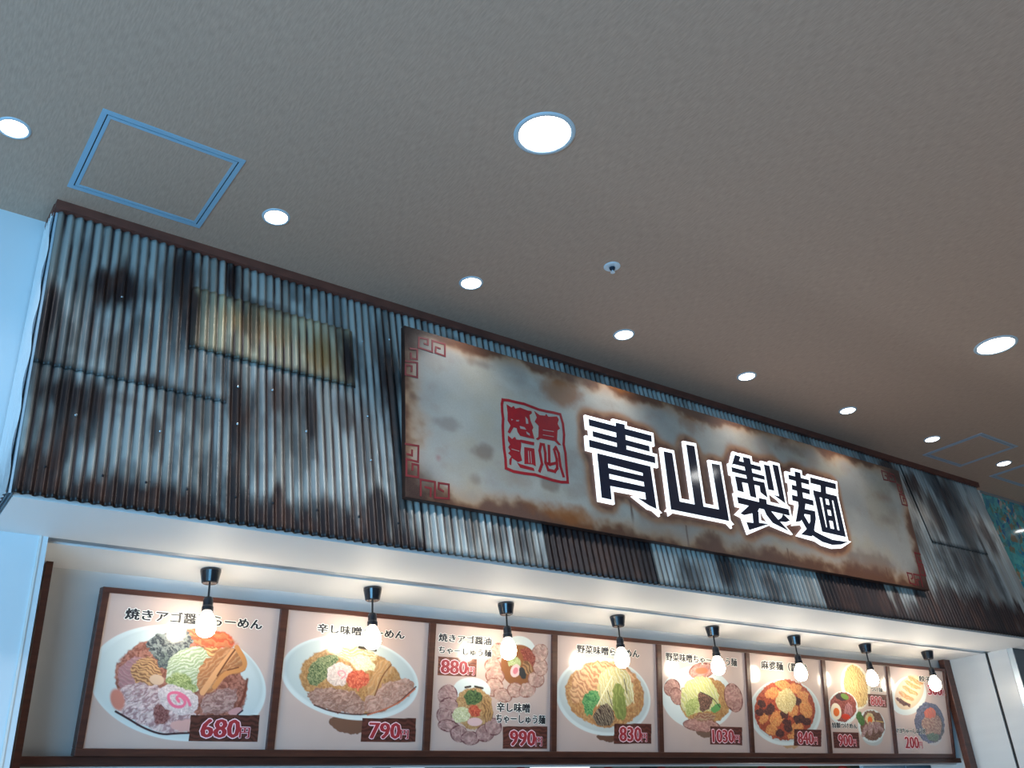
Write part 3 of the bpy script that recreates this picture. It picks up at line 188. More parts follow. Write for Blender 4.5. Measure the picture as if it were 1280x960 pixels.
LETTERS = [[[[2701.2,3363.7],[3100.2,3363.7],[3098.4,3332.2],[2701.5,3333.2]],[[2873.0,3382.8],[2926.4,3384.6],[2919.7,3239.1],[2862.2,3239.3]],[[2718.3,3305.7],[3076.4,3303.2],[3074.5,3276.3],[2717.6,3281.4]],[[2690.3,3257.0],[3105.1,3252.3],[3103.3,3221.5],[2689.3,3223.7]],[[2732.8,3197.9],[3065.0,3195.2],[3061.4,3153.6],[2731.4,3162.7]],[[2732.8,3197.9],[2789.8,3197.0],[2787.1,2985.3],[2731.1,2985.7]],[[3011.7,3195.5],[3065.0,3195.2],[3068.6,2984.8],[3010.7,3018.3]],[[2961.3,3018.1],[3010.7,3018.3],[3068.6,2984.8],[3024.0,2995.5]],[[2783.9,3136.5],[3010.7,3136.5],[3008.7,3109.3],[2786.8,3110.9]],[[2784.6,3083.2],[3010.4,3082.9],[3010.2,3056.4],[2788.3,3051.5]]],[[[3176.1,3294.7],[3231.3,3295.9],[3234.1,3041.8],[3170.3,2997.8]],[[3347.8,3365.1],[3402.7,3368.1],[3399.9,3043.2],[3342.9,3043.0]],[[3517.1,3294.7],[3574.1,3297.9],[3573.6,2999.6],[3516.3,3046.7]],[[3170.3,2997.8],[3231.0,3045.2],[3343.7,3046.5],[3398.9,3046.0],[3516.5,3047.9],[3573.6,2999.6]]],[[[3713.5,3380.0],[3752.6,3377.9],[3732.1,3348.5],[3675.4,3320.2]],[[3732.6,3350.5],[3905.3,3350.2],[3904.9,3328.2],[3687.3,3326.2]],[[3668.7,3303.3],[3923.6,3299.5],[3921.0,3279.8],[3667.4,3279.9]],[[3775.5,3381.1],[3829.2,3381.1],[3823.0,3162.6],[3779.3,3164.1]],[[3685.5,3255.2],[3912.1,3260.4],[3911.4,3238.1],[3684.2,3232.0]],[[3685.5,3255.2],[3726.1,3254.3],[3728.7,3177.9],[3685.8,3179.3]],[[3873.6,3258.8],[3912.1,3260.4],[3915.5,3180.2],[3869.0,3201.3]],[[3942.4,3368.8],[3984.1,3368.7],[3984.1,3229.5],[3939.7,3228.4]],[[4015.9,3382.5],[4060.3,3382.9],[4058.1,3170.4],[4021.3,3197.5]],[[3980.7,3201.0],[4021.8,3199.5],[4058.1,3170.4]],[[3672.0,3140.4],[4076.2,3136.6],[4075.8,3103.7],[3672.7,3109.0]],[[3846.1,3162.6],[3901.8,3163.0],[3897.0,3129.2],[3840.8,3129.6]],[[3764.7,3114.5],[3833.8,3110.1],[3808.6,3081.7],[3700.7,3050.2],[3676.2,3054.2]],[[3772.0,3082.2],[3817.8,3083.1],[3805.6,3020.7],[3764.0,3011.6]],[[3710.6,3011.6],[3764.8,3014.8],[3805.9,3021.9],[3882.3,3027.0],[3721.5,2974.0]],[[3867.2,3118.4],[3914.3,3110.2],[3972.8,3060.4],[4037.2,3014.2],[3921.9,3040.6],[3882.9,3077.7]],[[4021.4,3101.8],[4067.1,3074.3],[4032.6,3061.1],[3952.5,3053.1],[4006.1,3080.8]]],[[[4140.4,3345.6],[4313.1,3346.1],[4309.5,3319.7],[4137.9,3321.7]],[[4203.6,3376.1],[4248.1,3376.5],[4216.8,3154.5],[4171.1,3147.5]],[[4152.2,3288.8],[4301.8,3286.4],[4297.3,3260.2],[4148.1,3263.0]],[[4135.5,3227.2],[4314.6,3225.0],[4309.4,3197.1],[4131.3,3198.0]],[[4185.1,3192.9],[4237.0,3195.0],[4203.8,3124.8],[4161.0,3084.8],[4121.7,3075.4]],[[4202.7,3159.8],[4306.7,3162.2],[4298.7,3137.2],[4199.1,3133.3]],[[4269.9,3156.5],[4309.3,3161.3],[4302.8,3118.0],[4266.2,3051.2],[4234.4,3010.3],[4146.8,3009.1],[4209.8,3049.3],[4253.2,3098.3]],[[4166.0,3109.9],[4200.9,3124.4],[4229.6,3082.6],[4269.0,3045.5],[4250.0,3015.5],[4207.8,3042.9]],[[4259.2,3044.1],[4324.7,3028.8],[4415.1,3013.4],[4554.8,3020.9],[4487.6,2998.4],[4405.7,2985.8],[4321.9,2991.8],[4250.0,3015.5]],[[4336.2,3364.4],[4564.3,3366.3],[4557.2,3334.1],[4329.8,3332.3]],[[4422.0,3343.7],[4463.0,3342.3],[4449.0,3280.1],[4404.1,3280.4]],[[4338.0,3288.7],[4547.4,3288.5],[4540.7,3257.5],[4334.8,3258.1]],[[4338.0,3288.7],[4379.3,3287.9],[4380.1,3051.8],[4339.1,3052.2]],[[4509.5,3288.8],[4547.4,3288.5],[4547.3,3049.9],[4503.9,3050.2]],[[4343.8,3080.6],[4547.0,3076.9],[4547.3,3049.9],[4343.7,3051.6]],[[4405.9,3265.3],[4430.4,3265.5],[4418.6,3080.1],[4393.5,3080.3]],[[4465.1,3263.4],[4490.5,3262.4],[4481.3,3078.4],[4456.7,3078.0]],[[4412.1,3219.6],[4464.0,3219.5],[4459.0,3193.2],[4407.9,3192.3]],[[4410.3,3156.0],[4461.8,3155.5],[4456.4,3128.2],[4407.8,3128.6]]]]
SEAL = {"border":[[2216.3,3356.0],[2251.8,3360.7],[2293.3,3360.9],[2335.4,3362.7],[2377.5,3358.0],[2413.9,3354.0],[2457.3,3354.7],[2501.4,3357.7],[2539.4,3358.1],[2550.6,3313.3],[2551.2,3259.7],[2544.0,3210.4],[2549.6,3169.5],[2548.4,3117.1],[2548.1,3029.8],[2510.6,3024.3],[2462.1,3024.9],[2414.5,3029.0],[2367.4,3033.1],[2308.6,3028.5],[2251.0,3026.9],[2211.9,3034.5],[2212.1,3078.8],[2207.6,3122.6],[2206.7,3177.6],[2207.8,3228.7],[2212.0,3265.5],[2209.4,3295.9],[2210.0,3332.5],[2216.3,3356.0]],"solid":[[[2388.2,3340.7],[2417.6,3327.0],[2448.8,3331.3],[2456.1,3342.1],[2467.4,3330.1],[2518.8,3343.2],[2528.2,3330.1],[2518.2,3306.3],[2530.5,3284.8],[2514.8,3273.4],[2506.6,3224.0],[2529.5,3203.3],[2513.7,3201.7],[2493.4,3216.0],[2413.3,3212.7],[2397.1,3200.5],[2385.5,3205.4],[2401.7,3218.1],[2407.7,3271.8],[2386.7,3288.3],[2401.0,3312.6]],[[2235.5,3338.5],[2261.3,3328.7],[2273.9,3339.5],[2281.9,3328.1],[2309.6,3339.7],[2351.2,3334.4],[2372.7,3337.2],[2373.5,3325.1],[2358.6,3313.8],[2362.5,3288.3],[2376.1,3257.1],[2367.6,3242.2],[2377.4,3202.7],[2346.2,3201.4],[2298.9,3201.9],[2285.6,3219.6],[2283.8,3234.7],[2266.3,3235.1],[2243.4,3200.5],[2232.2,3205.8],[2250.3,3240.4],[2236.0,3260.5],[2238.6,3297.3]],[[2232.8,3189.1],[2253.3,3177.1],[2270.0,3190.8],[2276.7,3179.4],[2302.1,3182.0],[2300.9,3151.2],[2293.7,3119.5],[2300.4,3085.6],[2277.6,3075.3],[2255.3,3084.5],[2246.9,3087.9],[2240.4,3053.5],[2231.4,3055.3],[2231.9,3077.6],[2244.5,3094.9],[2228.2,3106.7],[2240.5,3119.1],[2230.1,3134.6],[2241.5,3149.4],[2231.1,3165.0]],[[2298.7,3183.9],[2374.8,3186.6],[2372.3,3170.7],[2331.8,3170.2],[2305.3,3169.9]],[[2317.4,3152.0],[2372.2,3156.3],[2373.9,3073.3],[2356.6,3078.7],[2312.2,3072.9]],[[2272.7,3071.4],[2289.7,3067.7],[2361.2,3063.0],[2364.1,3049.5],[2288.4,3051.0]]],"hole":[[[2254.3,3272.3],[2266.0,3271.2],[2256.7,3265.0]],[[2283.7,3273.0],[2298.8,3276.3],[2295.2,3268.3],[2281.6,3267.4]],[[2335.2,3300.7],[2347.6,3290.2],[2348.9,3269.5],[2336.7,3266.9]],[[2299.6,3248.4],[2326.2,3247.9],[2334.3,3237.7],[2302.8,3236.2]],[[2333.7,3229.8],[2351.0,3223.1],[2353.2,3213.2],[2336.8,3217.5]],[[2336.2,3137.9],[2339.8,3138.7],[2339.3,3083.0],[2335.2,3082.2]],[[2348.0,3137.7],[2351.7,3138.4],[2351.7,3082.8],[2348.1,3082.1]],[[2427.5,3233.9],[2489.3,3237.3],[2489.1,3234.6],[2427.2,3231.2]],[[2429.7,3258.0],[2491.9,3263.3],[2491.7,3260.6],[2429.4,3255.3]],[[2247.1,3130.4],[2287.4,3128.3],[2287.2,3125.3],[2246.9,3127.4]]],"line":[[[2393.1,3055.3],[2409.5,3091.1],[2401.7,3150.8],[2412.0,3184.9],[2427.9,3186.0],[2432.7,3146.6],[2430.1,3100.1],[2442.3,3069.3],[2478.5,3068.3],[2493.8,3086.4],[2495.6,3127.8],[2486.0,3172.6],[2496.6,3186.2],[2509.6,3161.6],[2513.7,3100.3],[2526.2,3055.5]],[[2456.5,3185.0],[2451.7,3104.1]],[[2430.1,3100.1],[2454.0,3096.9],[2495.2,3112.3]]]}
KEYS = [[[1821.0,3525.4],[1837.5,3525.1],[1838.0,3551.2],[1793.6,3547.6],[1791.2,3499.4],[1858.3,3495.5],[1859.5,3550.8],[1923.3,3551.8],[1921.5,3493.4],[1873.8,3496.6],[1877.2,3524.9],[1897.2,3524.0]],[[1753.7,3460.6],[1753.4,3437.0],[1783.2,3440.3],[1784.6,3488.0],[1750.7,3482.5]],[[1729.5,3418.1],[1783.6,3424.0],[1782.6,3356.0],[1727.4,3355.8],[1728.7,3401.4],[1757.2,3401.5],[1756.0,3378.5]],[[1754.0,3025.9],[1753.7,3004.2],[1731.7,3005.6]],[[1725.2,3047.4],[1783.6,3050.4],[1780.8,2981.7],[1728.1,2984.4],[1727.5,2915.5],[1780.8,2917.2],[1781.6,2968.2],[1755.7,2969.1],[1754.7,2943.8]],[[1790.5,2844.5],[1791.6,2910.3],[1857.1,2911.1],[1855.4,2845.9],[1920.1,2851.7],[1922.1,2912.0],[1875.2,2910.2],[1873.8,2886.4],[1894.6,2878.9]],[[1813.3,2882.3],[1837.3,2880.8],[1835.6,2848.8]]]
SHEET_RUST = [[0.632,3.482,0.096,0.12,1,0],[0.57,3.497,0.038,0.071,0.8,0],[0.41,3.216,0.035,0.186,0.9,0],[0.669,3.029,0.079,0.044,0.5,0],[0.521,2.991,0.125,0.101,0.9,0],[0.465,2.858,0.071,0.166,0.7,0],[0.846,3.538,0.079,0.256,0.7,0],[1.179,3.052,0.126,0.068,0.4,0],[1.089,2.932,0.06,0.28,0.6,0],[1.591,3.037,0.05,0.312,0.6,0],[1.72,3.537,0.063,0.249,0.6,0],[0.728,3.315,0.056,0.103,0.3,0],[0.414,3.284,0.035,0.143,0.85,0],[0.546,3.292,0.024,0.21,0.6,0],[0.862,3.642,0.049,0.209,0.85,0],[0.889,3.439,0.021,0.198,0.8,0],[0.491,3.524,0.032,0.174,0.4,0],[0.744,3.503,0.035,0.073,0.5,0],[0.482,3.012,0.094,0.077,0.95,0],[0.567,2.911,0.065,0.144,0.75,0],[0.448,2.712,0.059,0.106,0.95,0],[0.755,3.123,0.072,0.039,0.85,0],[0.787,2.93,0.027,0.085,0.7,0],[0.836,3.07,0.045,0.052,0.5,0],[0.95,3.049,0.058,0.091,0.5,0],[0.517,2.811,0.033,0.111,0.8,0],[1.044,3.71,0.046,0.137,1,0],[1.063,3.059,0.048,0.259,0.95,0],[1.058,2.736,0.046,0.177,0.9,0],[1.113,3.48,0.112,0.1,0.7,1],[1.416,3.408,0.115,0.117,0.85,1],[1.229,3.47,0.068,0.078,0.5,1],[1.532,3.441,0.037,0.144,1,0],[1.243,3.173,0.085,0.127,0.8,0],[1.36,3.129,0.04,0.169,0.95,0],[1.298,2.975,0.064,0.068,0.35,0],[1.511,3.165,0.042,0.11,0.7,0],[1.213,3.593,0.104,0.032,0.5,0],[1.624,2.767,0.16,0.112,0.95,0],[1.449,2.713,0.091,0.082,0.7,0],[1.731,3.218,0.038,0.473,0.9,0],[1.686,3.403,0.031,0.2,0.7,0],[1.504,3.618,0.037,0.208,0.45,0],[1.122,2.686,0.099,0.118,0.75,0],[0.918,2.625,0.163,0.079,0.9,0],[0.7,2.652,0.23,0.071,0.95,0],[1.387,2.574,0.39,0.078,1,0],[0.491,2.639,0.116,0.063,0.9,0],[1.253,2.677,0.091,0.073,0.5,0],[2.046,2.799,0.039,0.107,0.55,0],[2.2,2.769,0.049,0.108,0.6,0],[2.296,2.729,0.041,0.101,0.6,0],[1.953,2.82,0.027,0.14,0.4,0],[3.309,2.697,0.097,0.106,0.6,0],[3.548,2.753,0.069,0.153,0.95,0],[3.141,2.608,0.051,0.039,0.3,0],[3.882,2.693,0.08,0.096,0.7,0],[3.831,2.786,0.074,0.063,0.4,0],[4.996,2.681,0.062,0.127,0.8,1],[5.142,2.694,0.056,0.13,0.75,0],[5.357,2.837,0.06,0.106,0.6,0],[5.707,3.628,0.088,0.107,0.95,0],[5.67,3.503,0.058,0.117,0.7,0],[5.792,3.436,0.198,0.166,0.45,1],[5.872,3.362,0.069,0.189,0.8,0],[6.062,3.724,0.084,0.276,0.8,0],[6.15,3.434,0.147,0.322,0.55,0],[6.243,3.694,0.087,0.183,0.6,0],[6.476,3.362,0.077,0.173,0.85,0],[6.329,3.401,0.075,0.173,0.45,0],[5.983,3.121,0.179,0.109,0.5,0],[6.103,3.024,0.1,0.155,0.45,0],[5.177,2.649,0.594,0.129,0.75,0],[5.761,2.734,0.673,0.181,1,0],[6.14,2.731,0.615,0.144,1,0],[5.612,2.838,0.199,0.098,0.8,0],[6.77,3.22,0.114,0.382,0.5,0],[3.405,3.841,0.063,0.029,0.9,0],[5.06,3.652,0.266,0.032,0.6,0],[2.087,3.69,0.045,0.028,0.5,0],[5.533,3.716,0.135,0.068,0.9,0]]
SIGN_RUST = [[1.927,3.178,0.055,0.029,0.35,0],[2.102,3.084,0.057,0.036,0.55,0],[1.877,3.019,0.019,0.021,0.5,2],[2.056,2.955,0.032,0.028,0.4,0],[2.33,3.605,0.14,0.034,0.7,0],[2.551,3.475,0.147,0.059,0.7,1],[2.894,3.624,0.135,0.054,0.9,1],[1.776,3.262,0.053,0.018,0.4,0],[2.458,3.007,0.054,0.03,0.5,0],[2.104,3.504,0.086,0.024,0.4,0],[2.694,3.067,0.067,0.062,0.5,0],[3.399,3.497,0.12,0.047,0.5,1],[5.045,3.225,0.1,0.042,0.35,0],[5.062,3.369,0.119,0.044,0.4,1],[2.23,2.844,0.255,0.035,0.7,0],[2.579,2.879,0.186,0.052,0.7,1],[4.242,3.531,0.297,0.052,0.5,0],[3.666,2.855,0.372,0.059,0.6,0],[5.31,3.062,0.087,0.206,0.8,0],[4.777,2.948,0.316,0.068,0.6,0],[2.547,3.433,0.297,0.042,0.2,1],[2.469,3.6,0.297,0.034,0.4,0],[3.539,3.596,0.388,0.049,0.4,0]]


# ------------------------------------------------------------------ materials
M = dict(
    ceiling=mat('ceiling_wallpaper', (194, 162, 142), 0.8, noise=((200, 26, 10), (166, 138, 120), 0.6), bump=((200, 24, 10), 0.12)),
    white=mat('white_paint', (226, 226, 222), 0.55, noise=((2, 2, 2), (214, 214, 212), 0.4)),
    wall_left=mat('white_wallpaper', (214, 222, 226), 0.6, noise=((3, 3, 3), (204, 212, 216), 0.4)),
    soffit=mat('soffit_paint', (232, 232, 232), 0.6),
    niche=mat('grey_laminate', (206, 206, 204), 0.45, noise=((4, 4, 4), (196, 196, 196), 0.5)),
    jamb=mat('white_laminate', (196, 200, 202), 0.3, noise=((2, 2, 14), (186, 190, 194), 0.5)),
    dark=mat('dark_joint', (22, 22, 26), 0.7),
    alu=mat('aluminium', (170, 186, 200), 0.35, 0.7),
    hatch=mat('anodised_frame', (158, 196, 220), 0.4, 0.2),
    brown=mat('stained_wood', (84, 46, 34), 0.42, noise=((8, 8, 60), (58, 30, 24), 0.8)),
    brown_x=mat('stained_wood_rail', (84, 46, 34), 0.42, noise=((8, 60, 60), (58, 30, 24), 0.8)),
    trim=mat('brown_trim', (112, 66, 54), 0.5, noise=((14, 30, 30), (84, 48, 40), 0.7)),
    floor=mat('floor_tile', (174, 168, 160), 0.4, noise=((3, 3, 3), (158, 152, 146), 0.5)),
    hall=mat('hall_wall', (150, 146, 142), 0.8),
    sheet=mat('corrugated_steel', None, 0.46, 0.25, attr='paint', bump=((160, 160, 160), 0.2)),
    side=mat('pale_steel_edge', (196, 214, 226), 0.4, 0.2),
    sign=mat('aged_sign_face', None, 0.5, 0.0, attr='paint', noise=((220, 220, 220), (120, 104, 92), 0.12), spec=0.3),
    sign_edge=mat('rusty_sign_edge', (78, 50, 40), 0.55, 0.3, noise=((20, 20, 20), (40, 26, 24), 0.8)),
    red=mat('red_print', (172, 26, 36), 0.5, noise=((60, 60, 60), (140, 22, 40), 0.5)),
    key=mat('dark_red_print', (122, 34, 40), 0.5),
    glow=mat('lit_acrylic', (255, 255, 255), 0.4, emit=((0.95, 0.99, 1.0), 1.25)),
    face=mat('navy_letter_face', (14, 34, 58), 0.12, coat=0.6),
    print=mat('glossy_print', None, 0.5, 0.0, attr='paint', coat=1.0, coat_rough=0.12, spec=0.3),
    ink=mat('black_ink', (30, 32, 38), 0.5), halo=mat('white_ink', (244, 240, 230), 0.5), priceink=mat('price_red_ink', (168, 44, 52), 0.5),
    pricehalo=mat('price_pink_ink', (250, 214, 220), 0.5),
    black=mat('black_plastic', (24, 28, 36), 0.25, coat=0.4), cord=mat('black_cable', (18, 18, 20), 0.5),
    bulb=mat('lit_bulb_glass', (255, 240, 220), 0.3, emit=((1.0, 0.86, 0.66), 48.0)),
    ring=mat('white_lamp_ring', (190, 205, 215), 0.4), disc=mat('lit_lamp_diffuser', (255, 255, 255), 0.5, emit=((1.0, 0.99, 0.96), 9.0)),
    sprk=mat('white_sprinkler_plate', (214, 224, 232), 0.35), sprk_dark=mat('sprinkler_chrome', (40, 60, 80), 0.3, 0.6),
    panelgrey=mat('polished_grey_panel', (96, 104, 110), 0.12, noise=((3, 3, 3), (80, 88, 94), 0.5), coat=0.5),
    kitchen=mat('kitchen_tile', (120, 128, 122), 0.4), steel=mat('kitchen_steel', (150, 180, 200), 0.4, 0.2),
    bamboo=mat('bamboo', (150, 124, 84), 0.5, noise=((60, 6, 6), (110, 88, 58), 0.8)), lantern=mat('red_paper', (190, 40, 34), 0.6),
    tube=mat('lit_tube', (255, 255, 255), 0.4, emit=((0.85, 0.95, 1.0), 1.2)),
    screw=mat('screw_head', (38, 34, 38), 0.4, 0.5), screw_l=mat('screw_head_bright', (170, 176, 180), 0.3, 0.7),
)
# teal mosaic mural
def mural_material():
    m = bpy.data.materials.new('teal_mural'); m.use_nodes = True; nt = m.node_tree; b = nt.nodes['Principled BSDF']
    b.inputs['Roughness'].default_value = 0.12; b.inputs['Coat Weight'].default_value = 0.6
    tc = nt.nodes.new('ShaderNodeTexCoord'); v = nt.nodes.new('ShaderNodeTexVoronoi'); v.inputs['Scale'].default_value = 30
    n = nt.nodes.new('ShaderNodeTexNoise'); n.inputs['Scale'].default_value = 7; n.inputs['Detail'].default_value = 5
    av = nt.nodes.new('ShaderNodeMix'); av.data_type = 'VECTOR'; av.inputs['Factor'].default_value = 0.18
    nt.links.new(tc.outputs['Object'], n.inputs['Vector']); nt.links.new(tc.outputs['Object'], av.inputs['A']); nt.links.new(n.outputs['Color'], av.inputs['B'])
    nt.links.new(av.outputs['Result'], v.inputs['Vector'])
    sep = nt.nodes.new('ShaderNodeSeparateColor'); nt.links.new(v.outputs['Color'], sep.inputs['Color'])
    r = nt.nodes.new('ShaderNodeValToRGB'); r.color_ramp.interpolation = 'LINEAR'
    cols = [(0.0, (30, 84, 160)), (0.14, (44, 140, 165)), (0.4, (80, 180, 180)), (0.62, (96, 196, 196)), (0.8, (84, 140, 120)), (0.9, (170, 130, 100)), (0.96, (220, 215, 200)), (1.0, (50, 150, 160))]
    el = r.color_ramp.elements
    while len(el) < len(cols): el.new(0.5)
    for e, (p, c) in zip(el, cols): e.position = p; e.color = (*srgb(c), 1)
    nt.links.new(sep.outputs['Red'], r.inputs['Fac']); nt.links.new(r.outputs['Color'], b.inputs['Base Color'])
    return m
M['mural'] = mural_material()

# ------------------------------------------------------------------ structure
H = EYE + 2.2
ZS = EYE + 1.03           # soffit level
struct(MB().box(-6, 14, -7, 9, -0.1, 0).build('floor', M['floor']))
ceil = struct(MB().box(-6, 14, -7, 9, H, H + 0.15).build('ceiling', M['ceiling']))
struct(MB().box(-6.1, 14.1, -7.1, -7, 0, H).build('wall_back', M['hall']))
struct(MB().box(14, 14.1, -7, 9, 0, H).build('wall_right', M['hall']))
# wall beside and behind the sheet-metal fascia
wl = MB(); wl.box(-6, 0.577, 3.34, 3.95, 0, ZS); wl.box(-6, 0.56, 3.26, 3.46, ZS + 0.01, H)
struct(wl.build('wall_left', M['wall_left'])); 
struct(MB().box(0.549, 0.556, 3.334, 3.34, 0, ZS).build('trim_1', M['white']))
struct(MB().box(0.56, 6.84, 3.26, 3.46, ZS + 0.06, H).build('wall_front', M['white']))
struct(MB().box(6.66, 6.86, 3.19, 3.26, ZS, H).build('trim_2', M['white']))
mural = MB().box(6.86, 12, 3.19, 3.4, 0.0, H - 0.012).build('wall_mural', M['mural'])
struct(mural, 'glossy teal and blue speckled mural wall beyond the metal fascia')
struct(MB().box(6.84, 12, 3.183, 3.196, H - 0.02, H).build('trim_3', M['hall']))
# soffit
struct(MB().box(0.40, 6.66, 2.985, 3.345, ZS, ZS + 0.05).build('soffit_front', M['soffit']))
gt = struct(MB().box(0.577, 6.65, 3.345, 3.357, ZS + 0.012, ZS + 0.05).build('trim_4', M['dark']))
struct(MB().box(0.577, 6.65, 3.357, 3.395, ZS + 0.004, ZS + 0.05).build('trim_5', M['alu']))
struct(MB().box(0.577, 6.65, 3.395, 3.407, ZS + 0.012, ZS + 0.05).build('trim_6', M['dark']))
struct(MB().box(0.577, 6.75, 3.407, 3.76, ZS, ZS + 0.05).build('soffit_inner', M['soffit']))
# jambs
struct(MB().box(6.65, 6.90, 3.235, 3.372, 0, ZS).build('jamb_right_front', M['jamb']))
struct(MB().box(6.66, 6.90, 3.372, 3.392, 0, ZS).build('trim_7', M['dark']))
struct(MB().box(6.65, 6.90, 3.392, 4.0, 0, ZS).build('jamb_right_inner', M['jamb']))
struct(MB().box(6.655, 12, 3.20, 3.232, 0, ZS).build('wall_panel_right', M['panelgrey']), 'polished grey wall panel right of the shop opening')
struct(MB().box(6.652, 6.662, 3.196, 3.236, 0, ZS).build('trim_8', M['alu']))
# niche: leaning backing board
TL = 0.145; SL = math.hypot(1, TL)
PS = 0.988                 # the boards stand a little proud of the leaning backing
def lean_y(z): return 3.8421 - TL * z
def board_y(z): return PS * 3.8421 - TL * z
nb = MB(); zt, zb = 1.03, 0.345
nb.add([(0.60, lean_y(zt) + 0.012, EYE + zt), (6.649, lean_y(zt) + 0.012, EYE + zt), (6.649, lean_y(zb) + 0.012, EYE + zb), (0.60, lean_y(zb) + 0.012, EYE + zb),
        (0.60, lean_y(zt) + 0.032, EYE + zt), (6.649, lean_y(zt) + 0.032, EYE + zt), (6.649, lean_y(zb) + 0.032, EYE + zb), (0.60, lean_y(zb) + 0.032, EYE + zb)],
       [(0, 1, 2, 3), (4, 5, 6, 7), (0, 1, 5, 4), (2, 3, 7, 6), (1, 2, 6, 5), (0, 3, 7, 4)])
struct(nb.build('wall_niche', M['niche']))
pl_ = MB().box(0.635, 0.658, 3.63, 3.70, 0, ZS).build('post', M['brown']); 
tag(pl_, 'dark brown wooden post at the left end of the menu recess', 'post')
pr_ = MB().box(6.565, 6.645, 3.655, 3.70, 0, ZS).build('post', M['brown'], bevel=0.004)
tag(pr_, 'thick brown wooden post at the right end of the menu recess', 'post')
# kitchen beyond the rail
struct(MB().box(0.6, 12, 6.4, 6.5, 0, ZS).build('wall_kitchen', M['kitchen']))
struct(MB().box(0.6, 12, 3.9, 6.5, EYE + 0.75, EYE + 0.80).build('ceiling_kitchen', M['kitchen']))

# ------------------------------------------------------------------ corrugated fascia
PITCH = 0.0335
def sheet_y(z): return 3.13 + 0.15 * (z - 2.166)
def rust_paint(X, Z, base, tint):
    """steel colour with rust stains and painted groove shade; Z is world height"""
    steel = np.ones(X.shape + (3,)) * srgb(tint)
    steel = mix(steel, srgb((110, 118, 128)), 0.45 * fbm(X * 40, Z * 3 + 5, 3))
    n = fbm(X * 22, Z * 5, 4)
    n2 = fbm(X * 9 + 40, Z * 4 + 11, 4)
    # long ochre streaks in some valleys
    st = sstep(0.52, 0.75, fbm(X * 30 + 90, Z * 1.2, 2))
    c = mix(steel, srgb((126, 104, 78)), 0.38 * st)
    dk = np.full(X.shape, float(base)); oc = np.zeros(X.shape)
    dk = dk * (0.80 + 0.5 * n)
    if base > 0.5: dk = 0.1 + dk * sstep(1.62, 1.40, Z - EYE + (n - .5) * .2)
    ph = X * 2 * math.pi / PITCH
    valley = sstep(-0.25, 0.85, -np.cos(ph + 0.35))  # shade of the grooves painted into the colour, together with grime
    for bx, bz, rx, rz, s, k in SHEET_RUST:
        d = np.sqrt(((X - bx) / max(rx, .02)) ** 2 + ((Z - bz) / max(rz, .03)) ** 2) + (n - 0.5) * 1.3 + (n2 - .5) * .7
        f = s * sstep(1.22, 0.45, d)
        if k == 1: oc = np.maximum(oc, f)
        else: dk = 1 - (1 - dk) * (1 - f)
    dk = 1 - (1 - dk) * (1 - 0.6 * sstep(.54, .74, n2))
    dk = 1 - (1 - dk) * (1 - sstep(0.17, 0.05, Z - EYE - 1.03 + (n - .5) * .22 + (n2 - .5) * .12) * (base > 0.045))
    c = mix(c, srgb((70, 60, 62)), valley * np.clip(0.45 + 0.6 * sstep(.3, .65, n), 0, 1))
    c = mix(c, srgb((138, 100, 42)), np.clip(oc, 0, 1) * (0.5 + 0.5 * n))
    rust = mix(np.ones(X.shape + (3,)) * srgb((44, 30, 31)), srgb((74, 48, 40)), sstep(.45, .7, fbm(X * 26 + 7, Z * 7, 3)) * 0.7)
    rust = mix(rust, srgb((28, 23, 27)), sstep(.45, .7, n2) * 0.75)
    return c * (1 - np.clip(dk, 0, 1))[..., None] + rust * np.clip(dk, 0, 1)[..., None]
fascia = thing('metal_fascia', (3.5, 3.0, EYE + 1.03), 'long rusty corrugated metal fascia above the menu recess, leaning back at its top', 'cladding')
def corrugated(x0, x1, z0, z1, off, base, tint=(168, 182, 192)):
    nx = int((x1 - x0) / PITCH * 12) + 1; nz = max(6, int((z1 - z0) / 0.016))
    xs = np.linspace(x0, x1, nx); zs = np.linspace(z1, z0, nz)
    X, Z = np.meshgrid(xs, zs)
    jag = 0.004 * np.sin(xs * 2 * math.pi / PITCH)
    Y = sheet_y(Z) - 0.0065 * np.cos(X * 2 * math.pi / PITCH) - 0.008 - off * 0.001
    P = np.stack([X, Y, Z + EYE], -1)
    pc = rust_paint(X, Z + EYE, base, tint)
    pc[-1] *= 0.2; pc[-2] *= 0.6; pc[:, 0] *= 0.5; pc[:, -1] *= 0.35     # colour darkened along the cut edges
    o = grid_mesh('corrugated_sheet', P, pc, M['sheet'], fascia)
    s = o.modifiers.new('thickness', 'SOLIDIFY'); s.thickness = 0.0012; s.offset = 1
    return o
SHEETS = [(0.39, 1.03, 1.500, 2.166, 4, .12), (0.39, 1.022, 1.03, 1.53, 0, .12), (1.00, 1.84, 1.03, 2.166, 0, .13),
          (0.887, 1.562, 1.705, 1.990, 9, .0), (1.825, 2.43, 1.03, 2.166, 5, .04), (2.41, 3.065, 1.03, 2.166, 0, .93),
          (3.05, 3.66, 1.03, 2.166, 4, .04), (3.635, 4.285, 1.03, 2.166, 1, .04), (4.27, 4.93, 1.03, 2.166, 0, .88),
          (4.915, 5.28, 1.03, 2.166, 3, .15), (5.265, 5.74, 1.03, 2.166, 0, .25), (5.665, 6.352, 1.598, 2.166, 8, .3),
          (5.722, 6.352, 1.03, 1.63, 3, .45), (6.335, 6.645, 1.03, 2.166, 4, .25)]
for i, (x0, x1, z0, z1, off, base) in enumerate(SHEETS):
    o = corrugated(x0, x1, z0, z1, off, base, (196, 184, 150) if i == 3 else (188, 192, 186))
    if i == 3: o['label'] = 'short ochre-stained patch sheet'
